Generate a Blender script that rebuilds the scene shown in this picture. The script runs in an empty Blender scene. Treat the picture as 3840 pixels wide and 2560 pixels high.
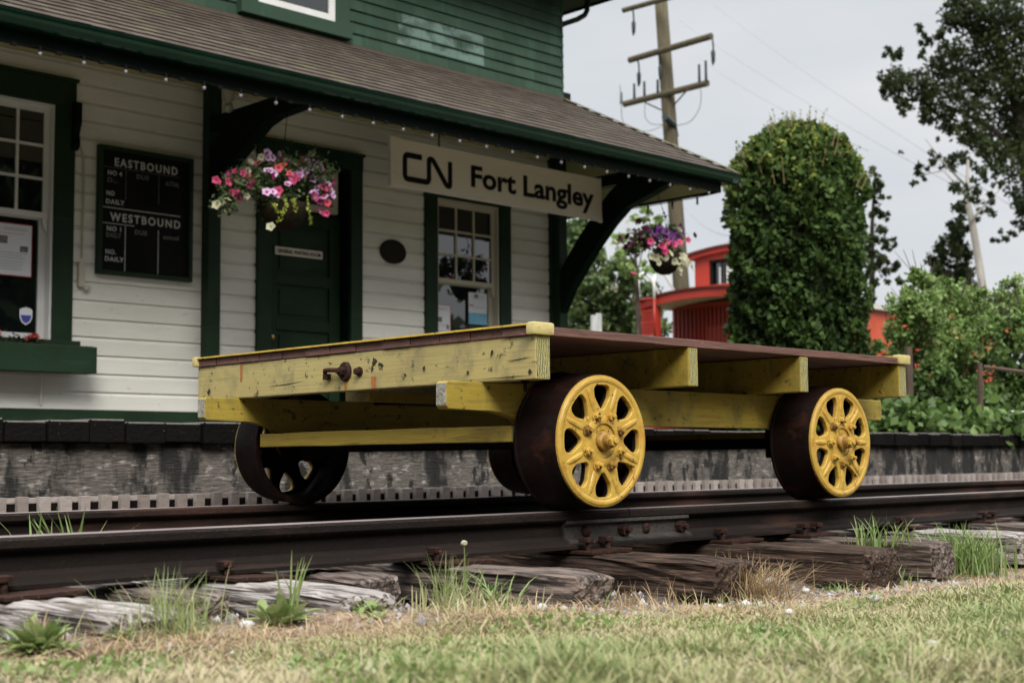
import bpy, bmesh, math, random
import numpy as np
from mathutils import Vector, Matrix
random.seed(7); np.random.seed(7)
S = bpy.context.scene
COL = S.collection
PI = math.pi
# ---------------------------------------------------------------- camera
CAM = Vector((0.852, -3.116, 0.1628))
yaw, pitch, roll, FPX = 0.791272, 0.084501, -0.008017, 5265.74
fw = Vector((math.cos(yaw)*math.cos(pitch), math.sin(yaw)*math.cos(pitch), math.sin(pitch)))
r0 = Vector((math.sin(yaw), -math.cos(yaw), 0)); u0 = r0.cross(fw)
rt = r0*math.cos(roll)+u0*math.sin(roll); up = -r0*math.sin(roll)+u0*math.cos(roll)
cd = bpy.data.cameras.new("camera"); co = bpy.data.objects.new("camera", cd); COL.objects.link(co)
mm = Matrix((rt, up, -fw)).transposed().to_4x4(); mm.translation = CAM
co.matrix_world = mm
cd.sensor_width = 36; cd.lens = FPX/3840*36; cd.clip_start = .05; cd.clip_end = 2000
cd.dof.use_dof = True; cd.dof.focus_distance = 4.55; cd.dof.aperture_fstop = 4.8
S.camera = co
S.render.resolution_x = 1024; S.render.resolution_y = 682

def at(x, y, ax, v):
    """where the sight line through photo pixel (x, y) meets the plane ax = v (world metres)"""
    d = fw*FPX + rt*(x-1920) - up*(y-1280); i = 'XYZ'.index(ax)
    return CAM + d*((v-CAM[i])/d[i])
def far(x, y, dist):
    d = fw*FPX + rt*(x-1920) - up*(y-1280)
    return CAM + d*(dist/FPX)

# ---------------------------------------------------------------- light
SUN_EL, SUN_AZ = math.radians(43), math.radians(236)     # direction the light comes from (azimuth from +X)
w = bpy.data.worlds.new("World"); S.world = w; w.use_nodes = True
nt = w.node_tree; nt.nodes.clear()
N = lambda t: nt.nodes.new(t)
out = N('ShaderNodeOutputWorld'); tc = N('ShaderNodeTexCoord')
sky = N('ShaderNodeTexSky'); sky.sky_type = 'NISHITA'; sky.sun_disc = False
sky.sun_elevation = SUN_EL; sky.sun_rotation = math.radians(90)-SUN_AZ; sky.dust_density = 4
b1 = N('ShaderNodeBackground'); b1.inputs[1].default_value = .05
nt.links.new(sky.outputs[0], b1.inputs[0])
sep = N('ShaderNodeSeparateXYZ'); nt.links.new(tc.outputs['Generated'], sep.inputs[0])
mp = N('ShaderNodeMapping'); mp.inputs['Scale'].default_value = (1, 1, 3.2); mp.inputs['Location'].default_value = (.36, .1, .15)
nt.links.new(tc.outputs['Generated'], mp.inputs[0])
ns = N('ShaderNodeTexNoise'); ns.inputs['Scale'].default_value = 2.3; ns.inputs['Detail'].default_value = 5; ns.inputs['Roughness'].default_value = .45
nt.links.new(mp.outputs[0], ns.inputs['Vector'])
cr = N('ShaderNodeValToRGB'); cr.color_ramp.elements[0].position = .33; cr.color_ramp.elements[1].position = .56
cr.color_ramp.elements[0].color = (.505, .54, .575, 1); cr.color_ramp.elements[1].color = (.64, .645, .655, 1)
nt.links.new(ns.outputs[0], cr.inputs[0])
zr = N('ShaderNodeMapRange'); zr.inputs[1].default_value = .35; zr.inputs[2].default_value = .85
zr.inputs[3].default_value = 1.0; zr.inputs[4].default_value = 4.2
nt.links.new(sep.outputs[2], zr.inputs[0])
b2 = N('ShaderNodeBackground'); nt.links.new(cr.outputs[0], b2.inputs[0]); nt.links.new(zr.outputs[0], b2.inputs[1])
mx = N('ShaderNodeMixShader'); mx.inputs[0].default_value = .9
nt.links.new(b1.outputs[0], mx.inputs[1]); nt.links.new(b2.outputs[0], mx.inputs[2]); nt.links.new(mx.outputs[0], out.inputs[0])
sl = bpy.data.lights.new("sun", 'SUN'); sl.energy = 3.2; sl.angle = math.radians(28); sl.color = (1, .96, .9)
so = bpy.data.objects.new("sun", sl); COL.objects.link(so)
sd = Vector((math.cos(SUN_EL)*math.cos(SUN_AZ), math.cos(SUN_EL)*math.sin(SUN_AZ), math.sin(SUN_EL)))
so.rotation_euler = sd.to_track_quat('Z', 'Y').to_euler()
S.view_settings.view_transform = 'Standard'; S.view_settings.look = 'None'; S.view_settings.gamma = 1
S.view_settings.exposure = 0.42

# ---------------------------------------------------------------- materials
def mk(name, c1, c2=None, vs=(3, 3, 3), layers=(), rough=.6, spec=None, metal=0., bump=0., bs=(40, 40, 40), tint=None, ior=1.5, transl=0., detail=5, coat=0.):
    """procedural paint/wood/metal: noise blend of c1 and c2, then patches (colour, scale, lo, hi, strength), own bump"""
    m = bpy.data.materials.new(name); m.use_nodes = True; t = m.node_tree; L = t.links
    p = t.nodes['Principled BSDF']; g = t.nodes.new('ShaderNodeTexCoord')
    def noise(sc, det=5, off=0., ro=.55):
        a = t.nodes.new('ShaderNodeMapping'); a.inputs['Scale'].default_value = sc; a.inputs['Location'].default_value = (off, off*1.7, off*.6)
        L.new(g.outputs['Object'], a.inputs[0])
        n = t.nodes.new('ShaderNodeTexNoise'); n.inputs['Scale'].default_value = 1; n.inputs['Detail'].default_value = det; n.inputs['Roughness'].default_value = ro
        L.new(a.outputs[0], n.inputs['Vector']); return n.outputs[0]
    def mapr(s, lo, hi, o1=0., o2=1.):
        r = t.nodes.new('ShaderNodeMapRange'); r.inputs[1].default_value = lo; r.inputs[2].default_value = hi
        r.inputs[3].default_value = o1; r.inputs[4].default_value = o2; L.new(s, r.inputs[0]); return r.outputs[0]
    def mix(f, a, b, mode='MIX'):
        x = t.nodes.new('ShaderNodeMix'); x.data_type = 'RGBA'; x.blend_type = mode
        if isinstance(f, float): x.inputs[0].default_value = f
        else: L.new(f, x.inputs[0])
        for s, v in ((6, a), (7, b)):
            if isinstance(v, tuple): x.inputs[s].default_value = (*v[:3], 1)
            else: L.new(v, x.inputs[s])
        return x.outputs[2]
    col = mix(mapr(noise(vs, detail), .34, .66), c1, c2 or tuple(v*.8 for v in c1))
    if tint:
        a = t.nodes.new('ShaderNodeAttribute'); a.attribute_name = 'tint'
        r = t.nodes.new('ShaderNodeValToRGB'); e = r.color_ramp.elements
        e[0].color = (*tint[0], 1); e[1].color = (*tint[-1], 1)
        for i in range(1, len(tint)-1):
            k = e.new(i/(len(tint)-1)); k.color = (*tint[i], 1)
        L.new(a.outputs['Fac'], r.inputs[0])
        col = mix(.82, col, r.outputs[0])
    for i, (lc, sc, lo, hi, st) in enumerate(layers):
        col = mix(mapr(noise(sc, 6, 3.1+i*5.3, .62), lo, hi, 0, st), col, lc)
    L.new(col, p.inputs['Base Color'])
    p.inputs['Roughness'].default_value = rough; p.inputs['Metallic'].default_value = metal; p.inputs['IOR'].default_value = ior
    p.inputs['Specular IOR Level'].default_value = spec if spec is not None else (.4 if max(c1) > .1 else .12 if max(c1) > .02 else .05)
    if coat: p.inputs['Coat Weight'].default_value = coat; p.inputs['Coat Roughness'].default_value = .15
    if bump:
        b = t.nodes.new('ShaderNodeBump'); b.inputs['Strength'].default_value = bump; b.inputs['Distance'].default_value = .01
        L.new(noise(bs, 6, 1.3), b.inputs['Height']); L.new(b.outputs[0], p.inputs['Normal'])
    if transl:
        tr = t.nodes.new('ShaderNodeBsdfTranslucent'); L.new(col, tr.inputs[0])
        ms = t.nodes.new('ShaderNodeMixShader'); ms.inputs[0].default_value = transl
        L.new(p.outputs[0], ms.inputs[1]); L.new(tr.outputs[0], ms.inputs[2])
        L.new(ms.outputs[0], t.nodes['Material Output'].inputs[0])
    return m

GRIME = (.035, .035, .02)
M = {}
M['siding'] = mk('cream paint', (.66, .65, .595), (.58, .57, .51), (1.2, 1.2, 5), [((.30, .27, .2), (1.5, 1.5, 9), .6, .8, .35), ((.2, .18, .14), (9, 9, 24), .63, .72, .45)], rough=.55, bump=.15, bs=(3, 3, 60))
M['soffit'] = mk('soffit cream with shade', (.36, .32, .17), (.29, .26, .135), (3, 3, 3), rough=.6)  # cream paint darkened and yellowed for eave shade and ground bounce
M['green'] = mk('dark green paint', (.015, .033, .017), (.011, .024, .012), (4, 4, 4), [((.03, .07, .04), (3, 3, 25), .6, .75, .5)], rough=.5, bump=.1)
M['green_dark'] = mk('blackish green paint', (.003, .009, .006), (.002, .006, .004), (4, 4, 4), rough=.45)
M['green_up'] = mk('upper green siding', (.030, .056, .037), (.023, .045, .030), (2, 2, 6), [((.05, .13, .09), (5, 5, 1.2), .55, .75, .4), ((.01, .03, .02), (14, 14, 3), .64, .74, .5)], rough=.6, bump=.2, bs=(50, 50, 8), tint=[(.023, .045, .030), (.033, .060, .040)])
M['gutter'] = mk('gutter enamel', (.003, .020, .012), (.002, .015, .009), (3, 3, 3), rough=.25, coat=.7)
M['roof'] = mk('cedar shingles', (.09, .072, .056), (.07, .055, .042), (30, 3, 3), [((.05, .04, .03), (40, 5, 5), .6, .72, .5), ((.12, .12, .05), (2, 2, 2), .58, .7, .35)], rough=.85, bump=.4, bs=(120, 14, 14), tint=[(.046, .037, .029), (.066, .053, .042), (.086, .071, .057)])
M['butt_shade'] = mk('shingle butt shade', (.022, .018, .014), (.014, .012, .01), rough=.9)  # shade of the gaps between courses, painted on the butt faces
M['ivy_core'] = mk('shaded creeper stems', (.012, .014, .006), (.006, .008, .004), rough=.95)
M['moss'] = mk('mossy hip shingles', (.09, .09, .04), (.10, .08, .06), (9, 9, 9), rough=.9)
M['white'] = mk('white sash paint', (.62, .62, .62), (.55, .54, .52), (4, 4, 4), rough=.4)
M['cream_sash'] = mk('cream sash paint', (.46, .43, .34), (.40, .37, .29), (4, 4, 4), rough=.45)
M['glass'] = mk('dark window glass', (.006, .009, .009), (.004, .006, .006), (1, 1, 1), rough=.015, ior=2.0, spec=.5)
M['signw'] = mk('sign board', (.66, .61, .53), (.60, .55, .47), (1.2, 2, 3), [((.3, .26, .2), (3, 3, 8), .62, .8, .4)], rough=.6)
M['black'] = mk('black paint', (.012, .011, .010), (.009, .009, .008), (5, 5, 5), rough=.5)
M['board'] = mk('blackboard', (.006, .006, .006), (.010, .010, .009), (3, 3, 3), rough=.55)
M['chalk'] = mk('sign writing white', (.55, .55, .52), (.35, .35, .33), (60, 60, 60), rough=.7)
M['faint'] = mk('worn sign writing', (.20, .20, .19), (.06, .06, .06), (60, 60, 60), rough=.7)
M['paper'] = mk('paper', (.66, .67, .72), (.62, .63, .68), (3, 3, 3), rough=.7)
M['red'] = mk('red ink', (.45, .03, .03), None, rough=.7)
M['ink'] = mk('grey ink', (.33, .33, .36), (.25, .25, .28), (40, 40, 40), rough=.7)
M['photo'] = mk('printed photograph', (.05, .05, .07), (.3, .26, .22), (60, 60, 60), rough=.6)
M['blue'] = mk('blue print', (.05, .06, .30), (.04, .05, .22), rough=.5)
M['sky_blue'] = mk('pale blue print', (.22, .42, .60), (.10, .35, .45), (12, 12, 12), rough=.6)
M['brass'] = mk('brass', (.55, .36, .14), (.4, .25, .1), (30, 30, 30), rough=.3, metal=.9)
M['yellow_pale'] = mk('faded yellow paint', (.37, .31, .125), (.31, .25, .095), (9, 1.3, 6), [((.36, .29, .09), (5, 2, 5), .52, .72, .7), ((.14, .12, .05), (60, 3, 80), .56, .70, .35), ((.14, .13, .07), (14, 9, 7), .52, .66, .55), (GRIME, (40, 26, 34), .605, .655, .8), ((.05, .04, .02), (70, 50, 50), .70, .73, .9), ((.2, .17, .1), (10, 8, 3), .62, .8, .5)], rough=.6, bump=.15, bs=(70, 6, 110))
M['yellow_wood'] = mk('ochre yellow paint', (.30, .22, .032), (.22, .155, .022), (1.5, 6, 8), [((.34, .255, .045), (4, 6, 5), .55, .72, .6), ((.08, .068, .02), (4, 50, 70), .54, .68, .45), ((.09, .085, .03), (10, 10, 6), .52, .68, .65), (GRIME, (24, 30, 36), .60, .65, .85), ((.06, .10, .03), (8, 8, 4), .64, .76, .6)], rough=.6, bump=.15, bs=(8, 70, 110))
M['yellow_brace'] = mk('ochre crossbar paint', (.33, .24, .032), (.25, .175, .022), (8, 1.5, 8), [((.09, .07, .02), (50, 4, 70), .57, .68, .75), ((.08, .07, .02), (7, 6, 5), .58, .68, .7), (GRIME, (30, 9, 14), .66, .71, .85)], rough=.6, bump=.3, bs=(70, 8, 110))
M['yellow_trim'] = mk('chipped trim paint', (.50, .36, .06), (.42, .28, .04), (30, 12, 30), [((.03, .015, .01), (60, 40, 40), .60, .66, .95)], rough=.5, bump=.4)
M['cap'] = mk('cream yellow cap', (.46, .39, .17), (.38, .31, .11), (20, 20, 20), [((.3, .22, .05), (40, 40, 70), .6, .7, .6)], rough=.6, bump=.3)
# end grain: distorted rings
def endgrain():
    m = mk('end grain', (.2, .2, .1)); t = m.node_tree; L = t.links
    g = t.nodes.new('ShaderNodeTexCoord'); a = t.nodes.new('ShaderNodeMapping'); a.inputs['Location'].default_value = (.1, 0, -.35); a.inputs['Rotation'].default_value = (0, .5, 0)
    L.new(g.outputs['Object'], a.inputs[0])
    wv = t.nodes.new('ShaderNodeTexWave'); wv.wave_type = 'RINGS'; wv.rings_direction = 'Y'; wv.inputs['Scale'].default_value = 42; wv.inputs['Distortion'].default_value = 5; wv.inputs['Detail'].default_value = 3; wv.inputs['Detail Scale'].default_value = 2.
    L.new(a.outputs[0], wv.inputs[0])
    r = t.nodes.new('ShaderNodeValToRGB'); e = r.color_ramp.elements
    e[0].position = .35; e[0].color = (.07, .075, .03, 1); e[1].position = .6; e[1].color = (.36, .32, .14, 1)
    L.new(wv.outputs[1], r.inputs[0]); L.new(r.outputs[0], t.nodes['Principled BSDF'].inputs['Base Color'])
    return m
M['endgrain'] = endgrain()
M['greywood'] = mk('grey bare end grain', (.30, .29, .24), (.14, .14, .11), (60, 60, 60), [(GRIME, (90, 90, 90), .58, .66, .8)], rough=.8, bump=.5, bs=(90, 90, 90))
M['deck'] = mk('red brown deck boards', (.15, .07, .055), (.09, .045, .036), (2, 14, 40), [((.035, .02, .016), (6, 30, 50), .6, .72, .7), ((.34, .25, .2), (9, 40, 90), .66, .74, .6)], rough=.7, bump=.4, bs=(10, 90, 140))
M['wheel'] = mk('wheel yellow enamel', (.46, .30, .055), (.39, .24, .04), (14, 14, 14), [((.34, .15, .018), (18, 18, 18), .52, .70, .7), ((.56, .36, .08), (9, 9, 9), .58, .75, .5), ((.04, .014, .009), (34, 34, 34), .62, .64, 1.), ((.22, .09, .02), (50, 50, 50), .62, .72, .4)], rough=.42, bump=.35, bs=(45, 45, 45), coat=.15)
M['nutgrime'] = mk('wheel yellow, grimy recess', (.36, .21, .035), (.16, .08, .02), (30, 30, 30), [((.08, .035, .012), (35, 35, 35), .5, .6, .9)], rough=.45, bump=.4)
M['tyre'] = mk('dark rusty tread', (.014, .007, .006), (.008, .005, .004), (6, 14, 6), [((.015, .013, .013), (20, 5, 20), .5, .7, .7), ((.06, .022, .014), (14, 9, 14), .56, .74, .7)], rough=.55, bump=.2, metal=.2)
M['castdark'] = mk('black cast iron', (.005, .0045, .0045), (.009, .007, .006), (20, 20, 20), rough=.6, bump=.3)
M['rusty'] = mk('rusty iron', (.045, .022, .016), (.022, .013, .011), (60, 60, 60), [((.22, .08, .03), (70, 70, 70), .6, .7, .6)], rough=.7, bump=.5, bs=(120, 120, 120), metal=.3)
M['plate_iron'] = mk('scaled joint plate', (.040, .034, .030), (.022, .019, .017), (30, 30, 30), [((.10, .075, .06), (50, 50, 50), .6, .7, .6)], rough=.55, bump=.4, bs=(80, 80, 80), spec=.4)
M['railside'] = mk('dark rail steel', (.020, .015, .013), (.012, .010, .009), (2, 14, 14), [((.085, .045, .035), (1.2, 9, 5), .53, .72, .7), ((.16, .12, .09), (55, 55, 55), .70, .735, .8), ((.008, .008, .007), (4, 4, 20), .58, .72, .7)], rough=.6, bump=.35, bs=(90, 90, 90), metal=.15)
M['railtop'] = mk('worn rail head', (.34, .28, .27), (.24, .19, .18), (2, 40, 8), [((.08, .045, .035), (6, 50, 20), .55, .7, .7)], rough=.38, bump=.15, metal=.55)
M['tie'] = mk('weathered sleeper', (.19, .145, .12), (.075, .05, .04), (95, 5, 120), [((.012, .009, .007), (70, 4, 80), .46, .56, .95), ((.42, .39, .37), (50, 3, 60), .62, .72, .7), ((.05, .03, .022), (6, 6, 6), .52, .7, .7)], rough=.85, bump=1., bs=(110, 7, 120))
M['tie_pale'] = mk('bleached sleeper', (.36, .335, .32), (.20, .17, .15), (90, 5, 110), [((.03, .02, .015), (75, 4, 80), .49, .58, .95), ((.07, .05, .035), (7, 7, 7), .52, .66, .8)], rough=.85, bump=1., bs=(110, 7, 120))
M['tie_dark'] = mk('dark creosoted sleeper', (.06, .040, .030), (.022, .015, .012), (95, 5, 120), [((.17, .105, .075), (110, 5, 130), .52, .66, .8), ((.006, .005, .004), (60, 4, 90), .54, .60, .95), ((.26, .22, .2), (50, 3, 60), .67, .75, .5)], rough=.8, bump=1., bs=(110, 7, 120))
M['platwall'] = mk('stained platform boards', (.145, .125, .11), (.065, .057, .05), (22, 22, 120), [((.42, .38, .35), (14, 14, 30), .55, .68, .7), ((.05, .045, .035), (14, 14, 110), .50, .60, .8), ((.008, .008, .007), (4.2, 4.2, 1.5), .45, .53, .96), ((.006, .006, .005), (13, 13, 7), .54, .60, .95)], rough=.85, bump=.8, bs=(16, 16, 90))
M['coping'] = mk('blackened plank ends', (.008, .008, .006), (.005, .005, .004), (20, 20, 20), [((.09, .08, .07), (25, 25, 25), .66, .72, .8)], rough=.75, bump=.7, bs=(60, 60, 60), tint=[(.002, .002, .0015), (.006, .0055, .005)])
M['deckgrey'] = mk('bleached platform top', (.11, .10, .09), (.07, .065, .06), (40, 4, 40), rough=.85, bump=.4)
M['slat'] = mk('grey slats', (.24, .205, .18), (.15, .125, .11), (14, 14, 60), rough=.85, bump=.5, tint=[(.16, .13, .115), (.30, .26, .235)])
M['soil'] = None
M['tie_end'] = mk('dark rotted sleeper end', (.035, .027, .022), (.018, .014, .012), (60, 60, 60), [((.12, .095, .08), (50, 50, 90), .58, .7, .7), ((.006, .005, .004), (40, 40, 140), .56, .62, .9)], rough=.9, bump=1., bs=(70, 70, 150))
M['stone'] = mk('pale stone', (.50, .49, .48), (.32, .31, .30), (60, 60, 60), rough=.8, bump=.5)
M['gravel'] = mk('gravel', (.20, .19, .19), (.14, .13, .13), (60, 60, 60), rough=.85, tint=[(.09, .085, .085), (.22, .20, .19), (.42, .41, .41)])
M['grass'] = mk('lawn blades', (.17, .20, .07), None, rough=.6, transl=.25, tint=[(.46, .37, .26), (.41, .35, .21), (.34, .325, .155), (.235, .265, .10), (.14, .19, .055)])
M['weed'] = mk('fresh weed leaves', (.14, .22, .05), None, rough=.55, transl=.3, tint=[(.40, .36, .20), (.22, .28, .10), (.12, .20, .05)])
M['straw'] = mk('dry straw', (.38, .27, .15), None, rough=.8, transl=.2, tint=[(.46, .35, .21), (.24, .165, .085)])
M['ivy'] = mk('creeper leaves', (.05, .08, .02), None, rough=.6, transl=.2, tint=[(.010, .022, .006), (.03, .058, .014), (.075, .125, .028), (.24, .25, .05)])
M['treeleaf'] = mk('tree leaves', (.03, .045, .015), None, rough=.6, transl=.2, tint=[(.012, .018, .008), (.026, .038, .013), (.06, .08, .025)])
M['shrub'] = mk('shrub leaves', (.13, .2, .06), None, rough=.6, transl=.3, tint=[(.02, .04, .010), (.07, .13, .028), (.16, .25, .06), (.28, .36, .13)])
M['midleaf'] = mk('mid green leaves', (.08, .12, .04), None, rough=.6, transl=.3, tint=[(.025, .045, .015), (.07, .115, .035), (.17, .22, .08)])
M['bark'] = mk('bark', (.07, .055, .045), (.04, .03, .025), (9, 9, 3), rough=.9, bump=.6)
M['birch'] = mk('pale bark', (.33, .31, .28), (.22, .20, .18), (6, 6, 2), rough=.85)
M['pole'] = mk('weathered pole timber', (.10, .085, .055), (.07, .06, .04), (14, 14, 2), rough=.85, bump=.3)
M['insul'] = mk('dark insulator glaze', (.03, .04, .04), None, rough=.3)
M['wire'] = mk('wire', (.22, .23, .24), None, rough=.6)
M['caboose'] = mk('caboose red', (.34, .024, .012), (.26, .018, .010), (2, 2, 2), rough=.45)
M['cab_red_lit'] = mk('caboose side red', (.45, .07, .03), (.36, .05, .022), (3, 3, 3), rough=.5)  # the end's red, lightened to carry the light falling on the side
M['cab_roof'] = mk('pale roof', (.5, .48, .44), (.4, .38, .35), (2, 2, 2), rough=.6)
M['cab_dark'] = mk('caboose roof edge', (.10, .02, .014), None, rough=.5)
M['pwhite'] = mk('white enamel', (.7, .7, .68), None, rough=.4)
M['greypost'] = mk('galvanised post', (.42, .42, .42), (.3, .3, .3), (9, 9, 9), rough=.5)
M['moss_basket'] = mk('moss liner', (.022, .014, .007), (.01, .008, .005), (30, 30, 30), rough=.95, bump=.8)
M['lilac'] = mk('lilac petals', (.50, .22, .50), (.65, .50, .65), (60, 60, 60), rough=.6, transl=.3)
M['pink'] = mk('pink petals', (.62, .08, .20), (.5, .05, .12), (60, 60, 60), rough=.6, transl=.3)
M['coral'] = mk('coral petals', (.70, .10, .12), None, rough=.6, transl=.3)
M['magenta'] = mk('magenta petals', (.35, .02, .16), None, rough=.6, transl=.3)
M['violet'] = mk('violet petals', (.12, .02, .16), None, rough=.6, transl=.3)
M['maroon'] = mk('maroon petals', (.06, .008, .025), None, rough=.6, transl=.3)
M['cream_petal'] = mk('cream petals', (.48, .46, .33), None, rough=.6, transl=.3)
M['orange_petal'] = mk('orange red petals', (.68, .10, .05), None, rough=.6, transl=.3)
M['lime'] = mk('lime trailing leaves', (.30, .36, .05), None, rough=.6, transl=.3)
M['fencew'] = mk('fence timber', (.10, .07, .055), (.06, .045, .035), (9, 9, 3), rough=.85)
M['bulb'] = mk('clear bulb', (.22, .22, .23), None, rough=.1)
M['globe'] = mk('opal globe', (.40, .39, .33), None, rough=.3)
M['peel'] = mk('chalky faded green paint', (.095, .15, .125), (.065, .11, .09), (6, 6, 6), [((.034, .066, .043), (8, 8, 8), .47, .58, .85)], rough=.7)
M['plaque'] = mk('dark bronze', (.014, .013, .010), (.03, .026, .018), (60, 60, 60), rough=.5, metal=.4, bump=.6, bs=(80, 80, 80))

def stain_mat(name, col, sc, lo, hi):
    m = mk(name, col, None, rough=.8); t = m.node_tree; L = t.links
    g = t.nodes.new('ShaderNodeTexCoord'); a = t.nodes.new('ShaderNodeMapping'); a.inputs['Scale'].default_value = sc
    L.new(g.outputs['Object'], a.inputs[0]); n = t.nodes.new('ShaderNodeTexNoise'); n.inputs['Scale'].default_value = 1; n.inputs['Detail'].default_value = 5
    L.new(a.outputs[0], n.inputs['Vector']); r = t.nodes.new('ShaderNodeMapRange'); r.inputs[1].default_value = lo; r.inputs[2].default_value = hi
    L.new(n.outputs[0], r.inputs[0]); L.new(r.outputs[0], t.nodes['Principled BSDF'].inputs['Alpha'])
    return m
M['rust_run'] = stain_mat('rust run', (.38, .12, .03), (90, 60, 14), .38, .58)
M['peel'] = stain_mat('chalky faded patch', (.10, .16, .135), (3.5, 3.5, 4.5), .36, .52)
M['scuff'] = stain_mat('black scuff', (.03, .03, .02), (60, 60, 60), .42, .52)

# ground: lawn / dry strip / dark ballast by place, plus noise
def soil():
    m = mk('ground', (.2, .16, .1)); t = m.node_tree; L = t.links; p = t.nodes['Principled BSDF']
    g = t.nodes.new('ShaderNodeTexCoord'); sp = t.nodes.new('ShaderNodeSeparateXYZ'); L.new(g.outputs['Object'], sp.inputs[0])
    def noise(s, d=6):
        n = t.nodes.new('ShaderNodeTexNoise'); n.inputs['Scale'].default_value = s; n.inputs['Detail'].default_value = d; L.new(g.outputs['Object'], n.inputs['Vector']); return n.outputs[0]
    def mp(s, a, b):
        r = t.nodes.new('ShaderNodeMapRange'); r.inputs[1].default_value = a; r.inputs[2].default_value = b; L.new(s, r.inputs[0]); return r.outputs[0]
    def mix(f, a, b):
        x = t.nodes.new('ShaderNodeMix'); x.data_type = 'RGBA'; L.new(f, x.inputs[0])
        for s, v in ((6, a), (7, b)):
            if isinstance(v, tuple): x.inputs[s].default_value = (*v, 1)
            else: L.new(v, x.inputs[s])
        return x.outputs[2]
    dry = mix(mp(noise(30), .4, .62), (.27, .19, .125), (.13, .085, .055))
    lawn = mix(mp(noise(14), .4, .6), (.13, .13, .05), (.22, .18, .10))
    bal = mix(mp(noise(40), .4, .65), (.06, .05, .045), (.025, .022, .02))
    c = mix(mp(sp.outputs[1], -.95, -.72), lawn, dry)
    c = mix(mp(sp.outputs[1], -.62, -.42), c, bal)
    c = mix(mp(sp.outputs[1], 2.6, 3.2), c, (.07, .09, .035))
    L.new(c, p.inputs['Base Color']); p.inputs['Roughness'].default_value = .95
    b = t.nodes.new('ShaderNodeBump'); b.inputs['Strength'].default_value = .8; b.inputs['Distance'].default_value = .02
    L.new(noise(70), b.inputs['Height']); L.new(b.outputs[0], p.inputs['Normal'])
    return m
M['soil'] = soil()

# ---------------------------------------------------------------- mesh helpers
class MB:
    def __init__(s): s.v = []; s.f = []; s.m = []; s.t = []; s.mi = 0; s.ti = .5
    def add(s, vs, fs, m=None, t=None):
        o = len(s.v); s.v += [tuple(v) for v in vs]
        for f in fs:
            s.f.append(tuple(i+o for i in f)); s.m.append(s.mi if m is None else m); s.t.append(s.ti if t is None else t)
    def box(s, x0, x1, y0, y1, z0, z1, **k):
        s.add([(x0, y0, z0), (x1, y0, z0), (x1, y1, z0), (x0, y1, z0), (x0, y0, z1), (x1, y0, z1), (x1, y1, z1), (x0, y1, z1)],
              [(0, 3, 2, 1), (4, 5, 6, 7), (0, 1, 5, 4), (1, 2, 6, 5), (2, 3, 7, 6), (3, 0, 4, 7)], **k)
    def prism(s, poly, axis, a, b, cap=True, **k):
        """poly: list of 2-D points in the plane across 'axis'; swept from a to b"""
        n = len(poly)
        def pt(p, c): return {'X': (c, p[0], p[1]), 'Y': (p[0], c, p[1]), 'Z': (p[0], p[1], c)}[axis]
        fs = [(i, (i+1) % n, (i+1) % n+n, i+n) for i in range(n)]
        if cap: fs += [tuple(range(n))[::-1], tuple(range(n, 2*n))]
        s.add([pt(p, a) for p in poly]+[pt(p, b) for p in poly], fs, **k)
    def cyl(s, p, q, r, n=12, r2=None, cap=True, **k):
        p, q = Vector(p), Vector(q); d = (q-p).normalized(); a = d.orthogonal().normalized(); b = d.cross(a)
        r2 = r if r2 is None else r2
        vs = [p+(a*math.cos(2*PI*i/n)+b*math.sin(2*PI*i/n))*r for i in range(n)]+[q+(a*math.cos(2*PI*i/n)+b*math.sin(2*PI*i/n))*r2 for i in range(n)]
        fs = [(i, (i+1) % n, (i+1) % n+n, i+n) for i in range(n)]
        if cap: fs += [tuple(range(n))[::-1], tuple(range(n, 2*n))]
        s.add(vs, fs, **k)
    def tube(s, pts, r, n=6, **k):
        pts = [Vector(p) for p in pts]; rr = r if isinstance(r, (list, tuple)) else [r]*len(pts)
        vs = []; ref = None
        for i, p in enumerate(pts):
            d = (pts[min(i+1, len(pts)-1)]-pts[max(i-1, 0)]).normalized()
            a = d.orthogonal().normalized() if ref is None else (ref-d*ref.dot(d)).normalized()
            ref = a; b = d.cross(a)
            vs += [p+(a*math.cos(2*PI*j/n)+b*math.sin(2*PI*j/n))*rr[i] for j in range(n)]
        fs = [(i*n+j, i*n+(j+1) % n, (i+1)*n+(j+1) % n, (i+1)*n+j) for i in range(len(pts)-1) for j in range(n)]
        fs += [tuple(range(n))[::-1], tuple(range((len(pts)-1)*n, len(pts)*n))]
        s.add(vs, fs, **k)
    def lathe(s, prof, axis='Y', c=(0, 0, 0), n=48, **k):
        vs = []
        for h, r in prof:
            for j in range(n):
                a = 2*PI*j/n; ca, sa = r*math.cos(a), r*math.sin(a)
                vs.append({'Y': (c[0]+ca, c[1]+h, c[2]+sa), 'Z': (c[0]+ca, c[1]+sa, c[2]+h), 'X': (c[0]+h, c[1]+ca, c[2]+sa)}[axis])
        fs = [(i*n+j, i*n+(j+1) % n, (i+1)*n+(j+1) % n, (i+1)*n+j) for i in range(len(prof)-1) for j in range(n)]
        s.add(vs, fs, **k)
    def ball(s, c, r, sc=(1, 1, 1), n=8, jit=0., **k):
        vs = []; m_ = n//2+1
        for i in range(m_+1):
            th = PI*i/m_
            for j in range(n):
                a = 2*PI*j/n; q = 1+random.uniform(-jit, jit)
                vs.append((c[0]+r*sc[0]*math.sin(th)*math.cos(a)*q, c[1]+r*sc[1]*math.sin(th)*math.sin(a)*q, c[2]+r*sc[2]*math.cos(th)*q))
        s.add(vs, [(i*n+j, i*n+(j+1) % n, (i+1)*n+(j+1) % n, (i+1)*n+j) for i in range(m_) for j in range(n)], **k)

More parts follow.
